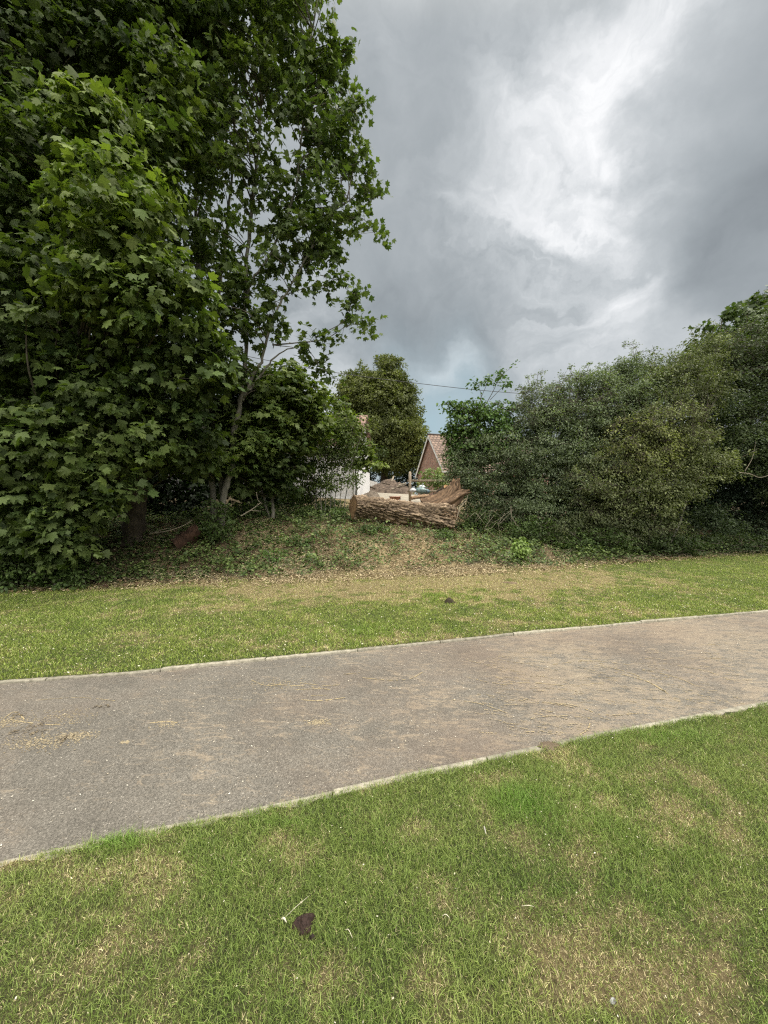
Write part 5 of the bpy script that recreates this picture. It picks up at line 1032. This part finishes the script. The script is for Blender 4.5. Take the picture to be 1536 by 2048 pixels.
for a in (('white rubbish bag on top of the pile by the fence post', 844, 974, 14.6, .13, rough_mat('white_plastic', (.7, .72, .74), (.85, .86, .88), 4, .35, .1), 4),
          ('teal rubbish bag in the pile behind the felled trunk', 843, 981, 14.4, .19, rough_mat('teal_plastic', (.10, .17, .17), (.34, .42, .41), 6, .35, .1), 5),
          ('pale grey rubbish bag nearest the fence post', 826, 981, 14.4, .12, rough_mat('grey_plastic', (.5, .5, .52), (.7, .7, .72), 4, .35, .1), 6),
          ('dark blue rubbish bag at the right of the pile', 852, 983, 14.5, .14, rough_mat('blue_plastic', (.05, .09, .12), (.2, .28, .32), 6, .35, .1), 7)): bag(*a)
# faded red tub
c = P(790, 1003, 13.6); c[2] = float(height(c[0], c[1])); e = thing('plastic_tub', c, 'faded red plastic tub standing in the yard behind the felled trunk', 'tub')
MAT_RED = rough_mat('faded_red', (.52, .22, .17), (.66, .34, .26), 5, .6, .1); hgt_ = max(.3, EYE+(HZ-994)*13.6/F-c[2])
m_ = MB(); n_ = 24; an = np.arange(n_)*2*np.pi/n_; prof = [(.0, 0), (.15, 0), (.17, .01), (.20, hgt_), (.215, hgt_), (.215, hgt_+.02), (.185, hgt_+.02), (.15, .03), (0, .03)]
V = np.array([[(r_*math.cos(a), r_*math.sin(a), z_) for a in an] for r_, z_ in prof]); i = np.arange(len(prof)-1)[:, None]*n_; j = np.arange(n_)[None]; k = (j+1) % n_
m_.add(V.reshape(-1, 3), np.stack((i+j, i+k, i+n_+k, i+n_+j), -1).reshape(-1, 4)); m_.build('tub', MAT_RED, e, True)
m_ = MB(); tube(m_, [(.2*math.cos(a), .2*math.sin(a)*.3-.2, hgt_-.02-.12*math.sin(a)) for a in np.linspace(0, np.pi, 9)], .008, 6); m_.build('handle', MAT_WHITE, e, True)

# big evergreen-looking tree behind the yard, two lesser ones
plant('cypress_tree', 'large dense dark olive tree rising behind the yard in the centre', 'tree', onbank(768, 40), 91,
      [(778, 750, 40, 30, 38, 2.0, 1.1, .1), (740, 752, 39.5, 16, 14, 1.0, 1.1, .1), (800, 790, 39.5, 26, 40, 1.6, 1.1), (775, 722, 40, 12, 14, 1, 1.0, .1), (712, 780, 39.5, 30, 26, 1.5, 1.1, .2), (750, 800, 39.5, 50, 56, 3, 1.1, .15), (795, 820, 40, 45, 60, 3, 1.1), (760, 870, 39, 75, 60, 3.4, 1.1), (815, 880, 39, 38, 50, 2.6, 1.1, .35), (700, 800, 39.5, 28, 45, 2, 1.0, .2), (712, 880, 39.5, 40, 50, 2.4, 1.0), (790, 920, 38.5, 55, 26, 2, 1.0, .1), (700, 760, 40, 15, 20, 1, 1)],
      12, 52, .8, .25, NARROW if False else SMALL, ((.062, .080, .024), (.170, .195, .062)), [([(768, vb(768, 40)+1, 40), (770, 920, 40), (775, 780, 40)], .45, .1)], mat=MAT_SMALL, bark=MAT_BARKD, share=.1, maxlen=5, up=.4, rnd=.7, nshoot=90, shl=1.3, shn=60)
plant('cypress_tree', 'dark trunked tree at the left of the yard under the big olive tree', 'tree', onbank(727, 31), 92,
      [(735, 905, 31, 35, 22, 1.2, 1.0)], 5, 30, .5, .2, SMALL, ((.03, .05, .015), (.07, .10, .03)), [([(727, vb(727, 31)+1, 31), (728, 950, 31), (732, 900, 31)], .34, .2), ], mat=MAT_SMALL, bark=rough_mat('brown_trunk', (.10, .06, .04), (.24, .15, .10), 8, .9, .5), share=0, maxlen=3)
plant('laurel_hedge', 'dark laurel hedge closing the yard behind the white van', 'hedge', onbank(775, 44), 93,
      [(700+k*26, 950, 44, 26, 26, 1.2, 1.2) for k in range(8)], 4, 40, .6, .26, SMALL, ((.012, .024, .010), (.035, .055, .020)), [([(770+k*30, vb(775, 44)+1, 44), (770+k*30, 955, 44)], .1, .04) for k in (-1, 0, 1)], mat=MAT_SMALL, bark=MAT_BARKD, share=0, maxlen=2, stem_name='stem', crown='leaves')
plant('leylandii_tree', 'far dark tree line glimpsed left of the bungalow roof', 'tree', onbank(430, 42), 94,
      [(330, 930, 42, 130, 50, 3, .8), (480, 935, 42, 80, 40, 3, .8), (150, 900, 42, 160, 70, 3, .8)], 1.6, 30, 1.0, .5, SMALL, ((.02, .035, .012), (.05, .075, .025)), [([(430, vb(430, 42)+1, 42), (430, 930, 42)], .3, .1)], mat=MAT_SMALL, bark=MAT_BARKD, share=0, maxlen=4)
plant('leylandii_tree', 'far dark tree line hidden beyond the right hedge', 'tree', onbank(1200, 40), 95,
      [(1050, 940, 40, 100, 35, 3, .8), (1250, 910, 40, 130, 60, 3, .8), (1450, 880, 40, 130, 80, 3, .8)], 1.6, 30, 1.0, .5, SMALL, ((.02, .035, .012), (.05, .075, .025)), [([(1200, vb(1200, 40)+1, 40), (1200, 920, 40)], .3, .1)], mat=MAT_SMALL, bark=MAT_BARKD, share=0, maxlen=4)

# overhead cable with the pole that carries it, out beyond the hedge
m_ = MB(); a, b_ = P(300, 690, 24), P(1400, 830, 24); t_ = np.linspace(0, 1, 40)[:, None]
p = a*(1-t_)+b_*t_; ca = [P(300, 672, 24), P(610, 735, 24), P(830, 766, 24), P(1060, 788, 24), P(1400, 800, 24)]; p = spline(ca, 10)
tube(m_, p-ca[0], .017, 6); o = m_.build('overhead_cable', rough_mat('cable', (.04, .04, .045), (.07, .07, .075), 3, .6, 0), None, True); o.location = tuple(ca[0]); tag(o, 'thin dark overhead cable crossing the gap of sky between the trees', 'cable')
for (q, lb_x) in ((ca[0], 'wooden cable pole hidden among the left trees'), (ca[-1], 'wooden cable pole hidden behind the right hedge')):
    zg = float(height(q[0], q[1])); b0 = np.array((q[0], q[1]+.15, zg)); e = thing('utility_pole', b0, lb_x, 'pole')
    m_ = MB(); tube(m_, [b0-np.array((0, 0, .2)), np.array((q[0], q[1]+.15, q[2]+.3))], [.14, .10], 12); m_.build('pole', MAT_BARKD, e, True, b0)
